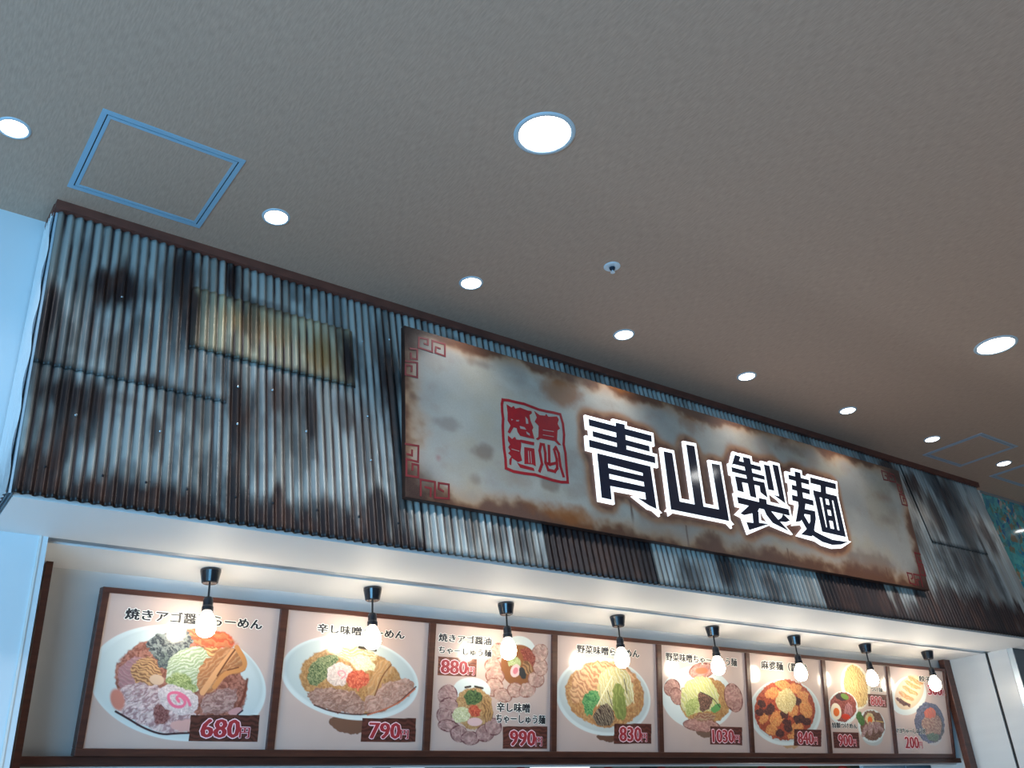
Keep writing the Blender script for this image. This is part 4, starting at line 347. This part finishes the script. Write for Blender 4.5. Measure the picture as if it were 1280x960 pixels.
# returns at both ends, following the lean
def side_panel(xx, m):
    n = 34; vs = []; fs = []
    for k in range(n + 1):
        z = 1.03 + (2.166 - 1.03) * k / n
        vs += [(xx, sheet_y(z) - 0.004, EYE + z), (xx, 3.255, EYE + z), (xx + 0.01, sheet_y(z) - 0.004, EYE + z), (xx + 0.01, 3.255, EYE + z)]
    for k in range(n):
        a = k * 4; b = a + 4
        fs += [(a, a + 1, b + 1, b), (a + 2, b + 2, b + 3, a + 3), (a, b, b + 2, a + 2), (a + 1, a + 3, b + 3, b + 1)]
    return MB().add(vs, fs).build('end_panel', m, fascia, fix=True)
side_panel(0.383, M['side']); side_panel(6.638, M['side'])
# short corrugated strip wrapping the left end
n = 6
ez = np.linspace(1.03, 2.166, 40)
Yw = np.linspace(0, 1, 60); ZZ, TT = np.meshgrid(ez, Yw, indexing='ij')
Yq = (sheet_y(ZZ) - 0.004) + (3.255 - sheet_y(ZZ)) * TT
Xq = 0.378 - 0.004 * (1 + np.cos(Yq * 2 * math.pi / PITCH))
colq = mix(np.ones(Yq.shape + (3,)) * srgb((232, 236, 238)), srgb((120, 118, 120)), 0.6 * sstep(1.32, 1.03, ZZ + .3 * (fbm(Yq * 20, ZZ * 6) - .5)))
grid_mesh('end_sheet', np.stack([Xq, Yq, ZZ + EYE], -1)[::-1], colq[::-1], M['sheet'], fascia)['label'] = 'pale corrugated end strip'
# brown top trim
tr = thing('top_trim', (3.5, 3.12, H - 0.03), 'thin dark brown wooden trim between the ceiling and the metal fascia', 'trim')
MB().box(0.375, 6.66, 3.095, 3.145, H - 0.036, H).build('trim_board', M['trim'], tr)
MB().box(0.372, 0.392, 3.13, 3.26, H - 0.046, H).build('trim_return', M['trim'], tr)
# screws
def screw(x, z, m):
    o = MB().lathe([(0.0045, 0), (0.0045, 0.003), (0.002, 0.0045)], tuple(world_loc(fascia)), 8).build('screw', m, fascia) if m not in SCREWS else SCREWS[m].copy()
    if m in SCREWS: COL.objects.link(o)
    SCREWS[m] = SCREWS.get(m, o)
    x = round(x / PITCH) * PITCH
    o.location = Vector((x, sheet_y(z) - 0.0165, EYE + z)) - world_loc(fascia); o.rotation_euler = (math.radians(98.5 - 0), 0, 0)
    return o
SCREWS = {}
for x in (0.47, 0.62, 0.77, 0.90, 1.06, 1.20, 1.37, 1.54, 1.70): screw(x, 1.13, M['screw'])
for x, z in ((0.55, 1.33), (0.80, 1.33), (1.06, 1.58), (1.06, 1.42), (1.20, 1.60), (1.62, 1.58), (1.62, 1.95), (0.62, 1.85), (0.98, 1.86), (1.50, 1.83), (1.75, 2.0), (1.35, 1.45), (1.6, 1.38)): screw(x, z, M['screw_l'])

# ------------------------------------------------------------------ sign board
SX0, SX1, SZ0, SZ1, SY = 1.726, 5.305, EYE + 1.229, EYE + 1.986, 2.93
sign = thing('shop_sign', ((SX0 + SX1) / 2, SY + 0.025, SZ0), 'long cream rust-stained sign board with lit navy characters on the metal fascia', 'sign')
def offset_poly(poly, d):
    n = len(poly); A = sum(poly[i][0] * poly[(i + 1) % n][1] - poly[(i + 1) % n][0] * poly[i][1] for i in range(n))
    sgn = 1 if A > 0 else -1; out = []
    for i in range(n):
        p0 = Vector(poly[i - 1]); p1 = Vector(poly[i]); p2 = Vector(poly[(i + 1) % n])
        e1 = (p1 - p0).normalized(); e2 = (p2 - p1).normalized()
        n1 = Vector((e1.y, -e1.x)) * sgn; n2 = Vector((e2.y, -e2.x)) * sgn
        b = n1 + n2
        if b.length < 1e-4: b = n1
        b.normalize(); k = d / max(0.5, b.dot(n1))
        out.append(tuple(p1 + b * k))
    return out
def tri_poly(poly):
    return [tuple(t) for t in tessellate_polygon([[Vector((x, z, 0)) for x, z in poly]])]
def poly_slab(mb, poly, y0, y1):
    n = len(poly); t = tri_poly(poly)
    mb.add([(x, y0, z) for x, z in poly] + [(x, y1, z) for x, z in poly],
           [tuple(q) for q in t] + [(i, (i + 1) % n, (i + 1) % n + n, i + n) for i in range(n)])
# face with painted rust
step = 0.0055
nx = int((SX1 - SX0) / step); nz = int((SZ1 - SZ0) / step)
X, Z = np.meshgrid(np.linspace(SX0, SX1, nx), np.linspace(SZ1, SZ0, nz))
def inside(poly, x, y):
    r = np.zeros(x.shape, bool); n = len(poly); j = n - 1
    for i in range(n):
        xi, yi = poly[i]; xj, yj = poly[j]
        if yi != yj:
            r ^= ((yi > y) != (yj > y)) & (x < (xj - xi) * (y - yi) / (yj - yi) + xi)
        j = i
    return r
LET = [[[(x / 1000, z / 1000) for x, z in p] for p in L] for L in LETTERS]
mask = np.zeros(X.shape)
for L in LET:
    for p in L: mask[inside(offset_poly(p, 0.03), X, Z)] = 1
def blur(a, r, it=3):
    for _ in range(it):
        for ax in (0, 1):
            pad = [(0, 0), (0, 0)]; pad[ax] = (r + 1, r)
            c = np.cumsum(np.pad(a, pad, mode='edge'), axis=ax)
            a = (np.take(c, range(2 * r + 1, c.shape[ax]), axis=ax) - np.take(c, range(0, c.shape[ax] - 2 * r - 1), axis=ax)) / (2 * r + 1)
    return a
halo = blur(mask, 5)
drip = np.zeros(X.shape)
n1 = fbm(X * 7, Z * 8, 5); n2 = fbm(X * 2.2 + 30, Z * 3 + 3, 4); n3 = fbm(X * 30, Z * 22, 3)
c = mix(np.ones(X.shape + (3,)) * srgb((186, 180, 168)), srgb((166, 162, 154)), sstep(.35, .7, n2))
c = mix(c, srgb((178, 160, 130)), 0.4 * sstep(.52, .75, fbm(X * 3 + 9, Z * 4 + 70, 4)))
c = mix(c, srgb((156, 140, 128)), 0.45 * sstep(.5, .75, n1))
ex = np.minimum(X - SX0, SX1 - X); ezt = SZ1 - Z; ezb = Z - SZ0
edge = np.minimum(np.minimum(ex * 1.1, ezt * 1.25), ezb * 1.0)
warm = sstep(0.13, 0.0, edge + (n1 - .5) * 0.16)
c = mix(c, srgb((176, 122, 66)), 0.75 * warm)
e2 = sstep(0.075, 0.0, edge + (n1 - .5) * 0.19 + (n3 - .5) * .03)
c = mix(c, srgb((88, 50, 38)), 0.9 * e2)
cd = np.sqrt(np.minimum((X - SX0) ** 2, (SX1 - X) ** 2) + np.minimum(ezt, ezb) ** 2)
c = mix(c, srgb((52, 34, 32)), 0.92 * sstep(0.24, 0.05, cd + (n1 - .5) * 0.16))
for bx, bz, rx, rz, s, k in SIGN_RUST:
    d = np.sqrt(((X - bx) / rx) ** 2 + ((Z - bz) / rz) ** 2) + (n1 - .5) * 2.2 + (n3 - .5) * .5
    c = mix(c, srgb([(104, 76, 66), (150, 88, 40), (160, 90, 96)][k]), s * sstep(1.25, 0.2, d))
hz = np.clip(halo * 1.7, 0, 1)
c = mix(c, srgb((168, 110, 66)), 0.75 * sstep(0.02, 0.35, hz + (n1 - .5) * 0.25))
c = mix(c, srgb((92, 52, 44)), 0.85 * sstep(0.25, 0.75, hz + (n3 - .5) * 0.35 + (n1 - .5) * .2))
for dx, dz, ln in ((2.92, 1.36, .09), (3.27, 1.29, .12), (4.02, 1.27, .06), (3.11, 1.40, .05), (4.9, 1.27, .04)):
    f = sstep(0.010, 0.002, abs(X - dx) + 0.01 * (n3 - .5)) * sstep(dz - ln + EYE, dz + EYE, Z) * (Z < dz + EYE + 0.05)
    c = mix(c, srgb((90, 56, 44)), 0.8 * f)
P = np.stack([X, np.full(X.shape, SY), Z], -1)
grid_mesh('sign_face', P, c, M['sign'], sign, smooth=False)
MB().box(SX0 - 0.002, SX1 + 0.002, SY + 0.001, SY + 0.03, SZ0 - 0.002, SZ1 + 0.002).build('sign_box', M['sign_edge'], sign, bevel=0.002)
# bracket arms to the leaning sheets
for bx in (2.0, 3.5, 5.0):
    MB().box(bx - 0.02, bx + 0.02, SY + 0.03, 3.10, SZ1 - 0.1, SZ1 - 0.07).build('bracket', M['sign_edge'], sign)
# characters
for L in LET:
    g = MB()
    for i, p in enumerate(L): poly_slab(g, offset_poly(p, 0.020), SY - 0.012 - 0.00006 * i, SY - 0.0005)
    go = g.build('lit_character', M['glow'], sign, fix=False)
    f = MB()
    for i, p in enumerate(L): poly_slab(f, offset_poly(p, 0.0015), SY - 0.0145 - 0.00006 * i, SY - 0.0122)
    f.build('character_face', M['face'], go, fix=False)
# seal stamp
def ribbon(mb, pts, w, y, w2=None):
    pts = [Vector(p) for p in pts]; n = len(pts); closed = (pts[0] - pts[-1]).length < 1e-4
    for i in range(n - 1):
        a, b = pts[i], pts[i + 1]; d = (b - a).normalized(); q = Vector((-d.y, d.x)) * w / 2; e = d * w * 0.5
        a2 = a - e * (0 if closed else 1) * (1 if i == 0 else 1); b2 = b + e * 0.9; a2 = a - e * 0.9
        poly = [a2 - q, b2 - q, b2 + q, a2 + q]
        poly_slab(mb, [tuple(v) for v in poly], y - 0.00004 * (i % 5), SY - 0.0004)
S = lambda pts: [(x / 1000, z / 1000) for x, z in pts]
sb = MB(); ribbon(sb, S(SEAL['border']), 0.013, SY - 0.0016)
for l in SEAL['line']: ribbon(sb, S(l), 0.0135, SY - 0.0016)
for p in SEAL['solid']: poly_slab(sb, S(p), SY - 0.0015, SY - 0.0004)
so = sb.build('seal_stamp', M['red'], sign, fix=False); so['label'] = 'red square seal with four characters'
hb = MB()
for p in SEAL['hole']: poly_slab(hb, S(p), SY - 0.0022, SY - 0.0004)
hb.build('seal_gap', mat('seal_ground', (176, 160, 152), 0.5), so, fix=False)['kind'] = 'stuff'
# key pattern corners: left as traced, right mirrored
for side in (0, 1):
    for l in KEYS:
        kb = MB(); pts = S(l)
        if side: pts = [(SX0 + SX1 - x, z) for x, z in pts]
        ribbon(kb, pts, 0.0085, SY - 0.0014)
        kb.build('key_pattern', M['key'], sign, fix=False)

# ------------------------------------------------------------------ menu boards
PX = [(.880, 1.568), (1.602, 2.297), (2.331, 3.018), (3.052, 3.748), (3.782, 4.475), (4.507, 5.193), (5.227, 5.895), (5.925, 6.590)]
PX = [(a * PS, b * PS) for a, b in PX]
PT, PB = .955 * PS, .412 * PS
LBL = ['leftmost menu board: noodle bowl with pink swirl fish cake, 680 yen', 'menu board with a tilted miso noodle bowl, 790 yen, second from left',
       'menu board with two pork-ringed noodle bowls, 880 and 990 yen', 'menu board with a vegetable miso noodle bowl, 830 yen',
       'menu board with cabbage-topped bowl and pork slices, 1030 yen', 'menu board with a red spicy tofu noodle bowl, 840 yen',
       'menu board with dipping noodles and two small bowls, 900 yen at bottom', 'rightmost menu board: dumplings and a small rice bowl, 200 yen at bottom']
dvec = Vector((0, TL, -1)) / SL; nvec = Vector((0, -1, -TL)) / SL
def pp(i, u, v, off):      # u, v in metres from the top left of board i
    return Vector((PX[i][0] + u, board_y(PT), EYE + PT)) + dvec * v + nvec * off
FC = {}
def glyph_mesh(txt, offset, sub=None):
    key = (txt, offset)
    if key not in FC:
        cu = bpy.data.curves.new('text', 'FONT'); cu.body = txt; cu.size = 1; cu.offset = offset; cu.resolution_u = 2
        if sub:
            for k in range(len(txt)):
                pass
        ob = bpy.data.objects.new('text', cu); COL.objects.link(ob)
        bpy.context.view_layer.update()
        me = bpy.data.meshes.new_from_object(ob.evaluated_get(bpy.context.evaluated_depsgraph_get()))
        v = np.array([x.co[:] for x in me.vertices]); f = [tuple(p.vertices) for p in me.polygons]
        bpy.data.objects.remove(ob); bpy.data.curves.remove(cu); bpy.data.meshes.remove(me)
        FC[key] = (v, f)
    return FC[key]
def text_part(i, txt, box, kind, parent):
    u0, v0, u1, v1 = [q / 1000 for q in box]
    r8 = [(math.cos(k * math.pi / 4), math.sin(k * math.pi / 4)) for k in range(8)]
    if kind == 'title': layers = [('halo', [(a * .095, b * .085) for a, b in r8], 0.0005), ('ink', [(-.042, 0), (.042, 0), (-.02, .02), (.02, -.02), (0, 0)], 0.0012)]
    else: layers = [('pricehalo', [(a * .10, b * .055) for a, b in r8], 0.0005), ('priceink', [(-.05, 0), (-.025, 0), (.025, 0), (.05, 0), (0, 0)], 0.0012)]
    segs = [(txt, u0, v0, u1, v1)]
    if kind != 'title':
        w = u1 - u0; h = v1 - v0; t = txt[:-1]
        segs = [(t, u0, v0, u0 + w * 0.78, v1), (txt[-1], u0 + w * 0.80, v0 + h * 0.42, u1, v1)]
    base = None
    for name, off, dz in layers:
        mb = MB()
        for t, a, b, cc, d in segs:
            v, f = glyph_mesh(t, 0.0)
            mn = v[:, :2].min(0); mx_ = v[:, :2].max(0); sc = np.array([(cc - a) / (mx_[0] - mn[0]), (d - b) / (mx_[1] - mn[1])])
            for k, (ox, oy) in enumerate(off):
                mb.add([pp(i, a + (x + ox * (1 if kind == 'title' else .8) - mn[0]) * sc[0], d - (y + oy - mn[1]) * sc[1], 0.0012 + dz + k * 0.00003) for x, y, _z in v], f)
        nm = ('title_lettering' if kind == 'title' else 'price_lettering') if name in ('ink', 'priceink') else 'lettering_outline'
        if base is None: first_o = (mb, name)
        if name in ('ink', 'priceink'):
            o = mb.build(nm, M[name], parent, fix=False)
            first_o[0].build('lettering_outline', M[first_o[1]], o, fix=False)
        else: base = mb
def chaikin(pts, closed, it=2):
    for _ in range(it):
        out = [] if closed else [pts[0]]
        n = len(pts)
        for k in range(n if closed else n - 1):
            p, q = pts[k], pts[(k + 1) % n]
            out += [(p[0] * .75 + q[0] * .25, p[1] * .75 + q[1] * .25), (p[0] * .25 + q[0] * .75, p[1] * .25 + q[1] * .75)]
        if not closed: out.append(pts[-1])
        pts = out
    return pts
def paint_poster(i, U, V):
    """U, V in mm; returns linear colours"""
    bgc = np.ones(U.shape + (3,)) * srgb((208, 184, 174))
    c = mix(bgc, srgb((200, 176, 166)), fbm(U * .01, V * .01, 2))
    n = fbm(U * .05 + i * 13, V * .05, 4)
    U0, V0, C0, n0 = U, V, c, n
    us, vs = U0[0], V0[:, 0]
    for sh in POSTERS[i]['s']:
        kind, geo, col, soft, tex = sh[:5]
        if kind == 'E':
            ex_ = math.hypot(geo[2], geo[4]) + 16; ey_ = math.hypot(geo[3], geo[5]) + 16
            bb = (geo[0] - ex_, geo[0] + ex_, geo[1] - ey_, geo[1] + ey_)
        else:
            if soft > 1.5: geo = chaikin([tuple(g) for g in geo], kind == 'P')
            gx = [g[0] for g in geo]; gy = [g[1] for g in geo]; bb = (min(gx) - 22, max(gx) + 22, min(gy) - 22, max(gy) + 22)
        i0, i1 = np.searchsorted(us, bb[0]), np.searchsorted(us, bb[1]); j0, j1 = np.searchsorted(vs, bb[2]), np.searchsorted(vs, bb[3])
        if i1 <= i0 or j1 <= j0: continue
        win = (slice(j0, j1), slice(i0, i1)); U, V, c, n = U0[win], V0[win], C0[win], n0[win]
        if tex and soft > 1.5:      # organic outlines
            U = U + 20 * (fbm(U * .045 + 5, V * .045, 3) - .5); V = V + 20 * (fbm(U * .045 + 60, V * .045 + 31, 3) - .5)
        if kind == 'E':
            cx, cy, ax, ay, bx, by = geo
            det = ax * by - ay * bx; dx = U - cx; dy = V - cy
            p = (dx * by - dy * bx) / det; q = (ax * dy - ay * dx) / det
            r = np.sqrt(p * p + q * q); rad = min(math.hypot(ax, ay), math.hypot(bx, by))
            f = sstep(soft * .35, -soft * .35, (r - 1) * rad + ((n - .5) * 6 if tex else 0))
        elif kind == 'P':
            ins = inside(geo, U, V); dmin = np.full(U.shape, 1e9)
            for k in range(len(geo)):
                a = np.array(geo[k]); b = np.array(geo[(k + 1) % len(geo)]); ab = b - a
                t = np.clip(((U - a[0]) * ab[0] + (V - a[1]) * ab[1]) / (ab @ ab + 1e-9), 0, 1)
                dmin = np.minimum(dmin, np.hypot(U - a[0] - ab[0] * t, V - a[1] - ab[1] * t))
            sd = np.where(ins, -dmin, dmin)
            f = sstep(soft * .35, -soft * .35, sd + ((n - .5) * 14 if soft > 1.5 else 0))
        else:
            dmin = np.full(U.shape, 1e9)
            for k in range(len(geo) - 1):
                a = np.array(geo[k]); b = np.array(geo[k + 1]); ab = b - a
                t = np.clip(((U - a[0]) * ab[0] + (V - a[1]) * ab[1]) / (ab @ ab + 1e-9), 0, 1)
                dmin = np.minimum(dmin, np.hypot(U - a[0] - ab[0] * t, V - a[1] - ab[1] * t))
            f = sstep(soft * .5, -soft * .5, dmin - sh[5] * .5)
        cc = np.ones(U.shape + (3,)) * srgb(col)
        if tex:
            _, c2, fr, stch, ang = tex
            an = math.radians(ang); a = (U * math.cos(an) + V * math.sin(an)) / 1000 * fr / stch; b = (-U * math.sin(an) + V * math.cos(an)) / 1000 * fr
            w = fbm(U * .02 + ang, V * .02, 3)
            if stch >= 2.5:     # strands: noodles, shreds, grain of the meat
                ph = b * 2.6 + 7 * w + 1.2 * fbm(a * 2, b * 2, 2)
                t = 0.5 + 0.5 * np.sin(ph * 2.2); t = 0.65 * t + 0.35 * fbm(a * 4, b * 8, 3)
                cc = mix(cc, srgb(c2), 0.75 * sstep(.25, .85, t))
                cc = cc * (0.80 + 0.30 * sstep(.1, .6, 0.5 + 0.5 * np.cos(ph * 2.2 + .8)))[..., None]
            else:
                t = 0.55 * fbm(a * 3.2 + 2 * w, b * 3.2 + 2 * w, 3) + 0.45 * fbm(a * 5, b * 5, 3)
                cc = mix(cc, srgb(c2), sstep(.36, .64, t))
                cc = cc * (0.68 + 0.60 * fbm(a * 3.5 + 50, b * 3.5, 2))[..., None]
        if tex:
            g = cc.mean(-1, keepdims=True); cc = (cc * .88 + g * .12) * .88
        C0[win] = c * (1 - f[..., None]) + cc * f[..., None]
    return C0
steps = [2.2, 2.6, 2.8, 3.2, 3.2, 3.4, 3.4, 3.4]
for i in range(8):
    W = (PX[i][1] - PX[i][0]) * 1000; Hh = (PT - PB) * SL * 1000
    U, V = np.meshgrid(np.linspace(0, W, int(W / steps[i])), np.linspace(0, Hh, int(Hh / steps[i])))
    board = thing('menu_board', tuple(pp(i, W / 2000, Hh / 1000, 0)), LBL[i], 'menu board', 'framed menu boards above the counter')
    org = pp(i, 0, 0, 0.0012)
    Pn = np.array(org)[None, None] + (U[..., None] / 1000) * np.array((1, 0, 0)) + (V[..., None] / 1000) * np.array(dvec)
    grid_mesh('printed_sheet', Pn, paint_poster(i, U, V), M['print'], board, smooth=False)
    bk = MB(); q = [pp(i, u, v, o) for o in (0.0005, -0.009) for u, v in ((0, 0), (W / 1000, 0), (W / 1000, Hh / 1000), (0, Hh / 1000))]
    bk.add(q, [(0, 1, 2, 3), (4, 5, 6, 7), (0, 1, 5, 4), (1, 2, 6, 5), (2, 3, 7, 6), (3, 0, 4, 7)]); bk.build('backing_panel', M['white'], board)
    for t in POSTERS[i]['t']:
        text_part(i, t[0], t[1:5], t[5] if t[5] == 'title' else 'price', board)
# frame: rails and dividers, proud of the boards
frame = thing('menu_surround', (3.7, 3.74, EYE + 0.38), 'brown wooden frame with dividers around the row of eight menu boards', 'frame')
def lean_bar(x0, x1, z0, z1, depth, name, m, back=0.036):
    x0, x1, z0, z1 = [q * PS for q in (x0, x1, z0, z1)]
    vs = []
    for o in (depth, -back):
        for z in (z1, z0):
            for x in (x0, x1):
                vs.append(Vector((x, board_y(z), EYE + z)) + nvec * o)
    return MB().add(vs, [(0, 1, 3, 2), (4, 5, 7, 6), (0, 1, 5, 4), (2, 3, 7, 6), (0, 2, 6, 4), (1, 3, 7, 5)]).build(name, m, frame, bevel=0.002)
lean_bar(.853, 6.61, .955, .975, .014, 'top_rail', M['brown_x'])
lean_bar(.853, 6.61, .386, .412, .014, 'bottom_rail', M['brown_x'])
xs = [.853] + [(PX[k][1] / PS, PX[k + 1][0] / PS) for k in range(7)] + [(6.590, 6.612)]
lean_bar(.853, .880, .412, .955, .014, 'divider', M['brown'])
for a in xs[1:]: lean_bar(a[0], a[1], .412, .955, .014, 'divider', M['brown'])
rail = MB().box(0.60, 6.62, 3.745, 3.86, EYE + 0.352, EYE + 0.382).build('counter_rail', M['brown_x'], bevel=0.003)
tag(rail, 'long dark brown wooden rail directly below the menu boards', 'rail')

# ------------------------------------------------------------------ pendant bulbs
NAMES = ['leftmost', 'second from the left', 'third from the left', 'fourth from the left', 'fourth from the right', 'third from the right', 'second from the right', 'rightmost']
FRONT = ['680 yen board', '790 yen board', '880 and 990 yen board', '830 yen board', '1030 yen board', '840 yen board', 'dipping noodle board', 'dumpling board']
def bulb_lamp():
    t = thing('pendant_bulb', (0, 3.50, ZS), '', 'lamp', 'bare bulbs hanging over the menu boards')
    y = 3.50; x = 0
    MB().lathe([(0.032, 0.0), (0.039, -0.003), (0.039, -0.010), (0.031, -0.052), (0.027, -0.056), (0.004, -0.058)], (x, y, ZS), 24).build('ceiling_plug', M['black'], t, smooth=False, bevel=0)
    MB().tube((x, y, ZS - 0.054), (x, y, ZS - 0.108), 0.0042, 8).build('cord', M['cord'], t)
    MB().lathe([(0.006, 0), (0.016, -0.006), (0.019, -0.016), (0.019, -0.036), (0.022, -0.042), (0.022, -0.056), (0.017, -0.060)], (x, y, ZS - 0.104), 20).build('socket', M['black'], t)
    prof = [(0.016, 0.0), (0.019, -0.010), (0.027, -0.022), (0.034, -0.038), (0.037, -0.054), (0.0365, -0.066), (0.032, -0.082), (0.022, -0.093), (0.010, -0.098), (0.001, -0.099)]
    b = MB().lathe(prof, (x, y, ZS - 0.160), 24).build('bulb_glass', M['bulb'], t, smooth=True)
    return t
lamp = bulb_lamp()
for i in range(8):
    o = lamp if i == 0 else copy_tree(lamp)
    o.location = (1.192 + 0.7015 * i, 3.50, ZS)
    o['label'] = 'bare lit bulb, %s, before the %s' % (NAMES[i], FRONT[i])

# ------------------------------------------------------------------ ceiling fittings
def downlight(R, r, name):
    t = thing(name, (0, 0, H), '', 'ceiling light')
    MB().lathe([(r, 0.0), (r, -0.002), (r + 0.002, -0.005), (R - 0.002, -0.004), (R, 0.0)], (0, 0, H), 40, closed=True).build('ring', M['ring'], t, smooth=True)
    MB().lathe([(r, -0.0015), (r * .98, -0.0025), (0.001, -0.0025)], (0, 0, H), 40).build('diffuser', M['disc'], t)
    return t
small = downlight(0.053, 0.042, 'downlight'); big = downlight(0.108, 0.090, 'large_downlight')
SN = ['leftmost, beside the access hatch', 'just right of the access hatch', 'above the left end of the sign', 'above the seal side of the sign', 'above the middle of the sign',
      'above the last characters of the sign', 'above the right end of the sign', 'furthest right, near the far hatch', 'first beyond the metal fascia', 'second beyond the metal fascia']
sx = [0.172] + [1.080 + 0.8937 * k for k in range(9)]
def spot(name, loc, power, ang, rad, col=(1, 0.97, 0.95)):
    l = bpy.data.lights.new(name, 'SPOT'); l.energy = power; l.spot_size = math.radians(ang); l.spot_blend = 0.8; l.shadow_soft_size = rad; l.color = col
    o = bpy.data.objects.new(name, l); COL.objects.link(o); o.location = loc; return o
for i, x in enumerate(sx):
    o = small if i == 0 else copy_tree(small)
    o.location = (x, 2.785, H); o['label'] = 'small round lit downlight in the front row, ' + SN[i]; o['group'] = 'small downlights along the fascia'
    spot('downlight_beam', (x, 2.785, H - 0.02), 7, 110, 0.04)
for i, x in enumerate((1.665, 4.655)):
    o = big if i == 0 else copy_tree(big)
    o.location = (x, 1.87, H); o['label'] = ['large round lit downlight above the centre of the hall, nearest the camera', 'large round lit downlight at the right of the ceiling'][i]; o['group'] = 'large downlights'
    spot('downlight_beam', (x, 1.87, H - 0.02), 130, 140, 0.09)
for x, y in ((-1.325, 1.87), (7.645, 1.87), (-1.3, -1.2), (1.665, -1.2), (4.655, -1.2), (7.645, -1.2), (4.655, -4.2), (1.665, -4.2)):
    spot('downlight_beam', (x, y, H - 0.02), 130, 140, 0.09)
# sprinkler
sp = thing('sprinkler', (2.418, 2.367, H), 'small round white sprinkler head with a dark centre on the ceiling', 'sprinkler')
MB().lathe([(0.036, 0), (0.036, -0.003), (0.033, -0.005), (0.015, -0.006), (0.014, -0.003)], (2.418, 2.367, H), 28).build('cover_plate', M['sprk'], sp, smooth=False)
MB().lathe([(0.013, -0.008), (0.011, -0.016), (0.006, -0.020)], (2.418, 2.367, H), 16).build('nozzle', M['sprk_dark'], sp)
MB().lathe([(0.003, -0.018), (0.003, -0.028), (0.010, -0.030), (0.010, -0.032)], (2.418, 2.367, H), 12).build('deflector', M['sprk'], sp)
# access hatches
def hatch(x0, x1, y0, y1, label, m_, m2_):
    t = thing('access_hatch', ((x0 + x1) / 2, (y0 + y1) / 2, H), label, 'hatch')
    w = 0.017; z = H - 0.0035
    for a in ((x0, x1, y0, y0 + w), (x0, x1, y1 - w, y1), (x0, x0 + w, y0 + w, y1 - w), (x1 - w, x1, y0 + w, y1 - w)):
        MB().box(a[0], a[1], a[2], a[3], z, H).build('outer_frame', m_, t)
    g = 0.004; a0, a1, b0, b1 = x0 + w + g, x1 - w - g, y0 + w + g, y1 - w - g; w2 = 0.012
    for a in ((a0, a1, b0, b0 + w2), (a0, a1, b1 - w2, b1), (a0, a0 + w2, b0 + w2, b1 - w2), (a1 - w2, a1, b0 + w2, b1 - w2)):
        MB().box(a[0], a[1], a[2], a[3], z, H).build('inner_frame', m_, t)
    MB().box(x0 + w, x1 - w, y0 + w, y1 - w, H - 0.0008, H + 0.001).build('joint', M['dark'], t)
    MB().box(a0 + w2, a1 - w2, b0 + w2, b1 - w2, H - 0.002, H).build('hatch_panel', m2_, t)
hatch(0.386, 0.862, 2.540, 3.000, 'square ceiling access hatch with a blue-grey metal frame above the fascia', M['hatch'], M['ceiling'])
faint = mat('brown_hatch_frame', (168, 176, 190), 0.5, 0.1)
hatch(5.75, 6.21, 2.56, 2.98, 'faint ceiling hatch at the far right with a thin grey frame, nearer the sign', faint, M['ceiling'])
hatch(6.60, 7.06, 2.56, 2.98, 'furthest ceiling hatch at the right edge, just past the last downlight', faint, M['ceiling'])

# ------------------------------------------------------------------ what shows below the rail
def at42(x, z): return (x, 4.2, EYE + z)
for k, (a, b, lb) in enumerate(((2.09, 2.275, 'short lit kitchen tube light, leftmost under the rail'), (2.362, 2.56, 'lit kitchen tube light just right of the first black hanger'), (3.22, 3.62, 'long lit kitchen tube light under the middle of the rail'))):
    o = MB().tube((a, 4.2, EYE + 0.384), (b, 4.2, EYE + 0.384), 0.012, 12).build('tube_light', M['tube']); tag(o, lb, 'light')
for x0, x1, lb in ((2.277, 2.359, 'black hanging bracket under the second menu board'), (4.013, 4.114, 'black hanging bracket under the fourth menu board')):
    o = MB().box(x0, x1, 4.17, 4.21, EYE + 0.33, EYE + 0.75).build('hanging_bracket', M['black']); tag(o, lb, 'bracket')
bam = MB().tube((4.15, 4.28, EYE + 0.36), (6.08, 4.28, EYE + 0.36), 0.022, 12).build('bamboo_pole', M['bamboo']); tag(bam, 'tan bamboo pole hanging low behind the rail, right half', 'pole')
prof = [(0.006, 0.03), (0.02, 0.028), (0.034, 0.012), (0.036, 0), (0.034, -0.02), (0.036, -0.04), (0.03, -0.06), (0.02, -0.066)]
for k, (x, w_) in enumerate(((3.15, 'under the third menu board'), (3.76, 'under the left side of the fourth menu board'), (4.17, 'beside the second black bracket'), (4.61, 'under the fifth menu board'), (5.06, 'at the left of the sixth board'), (5.48, 'at the right of the sixth board'), (5.90, 'next to the steel panels'))):
    o = MB().lathe(prof, (x, 4.2, EYE + 0.350), 16).build('red_lantern', M['lantern'], smooth=True)
    tag(o, 'small red lantern below the rail, ' + w_, 'lantern', 'small red lanterns')
for k, (x0, x1, w_) in enumerate(((6.12, 6.62, 'left, next to the bamboo pole'), (6.64, 7.18, 'middle'), (7.20, 7.45, 'right, beside the post'))):
    o = MB().box(x0, x1, 4.19, 4.22, EYE + 0.1, EYE + 0.42).build('steel_panel', M['steel'], bevel=0.003); tag(o, 'blue-grey steel kitchen panel under the last board, ' + w_, 'panel', 'steel kitchen panels')
l = bpy.data.lights.new('kitchen_fill', 'POINT'); l.energy = 30; l.shadow_soft_size = 0.1; l.color = (0.85, 0.95, 1)
o = bpy.data.objects.new('kitchen_fill', l); COL.objects.link(o); o.location = (5.2, 4.02, EYE - 0.35)  # unseen fill light added below the rail to brighten the steel panels
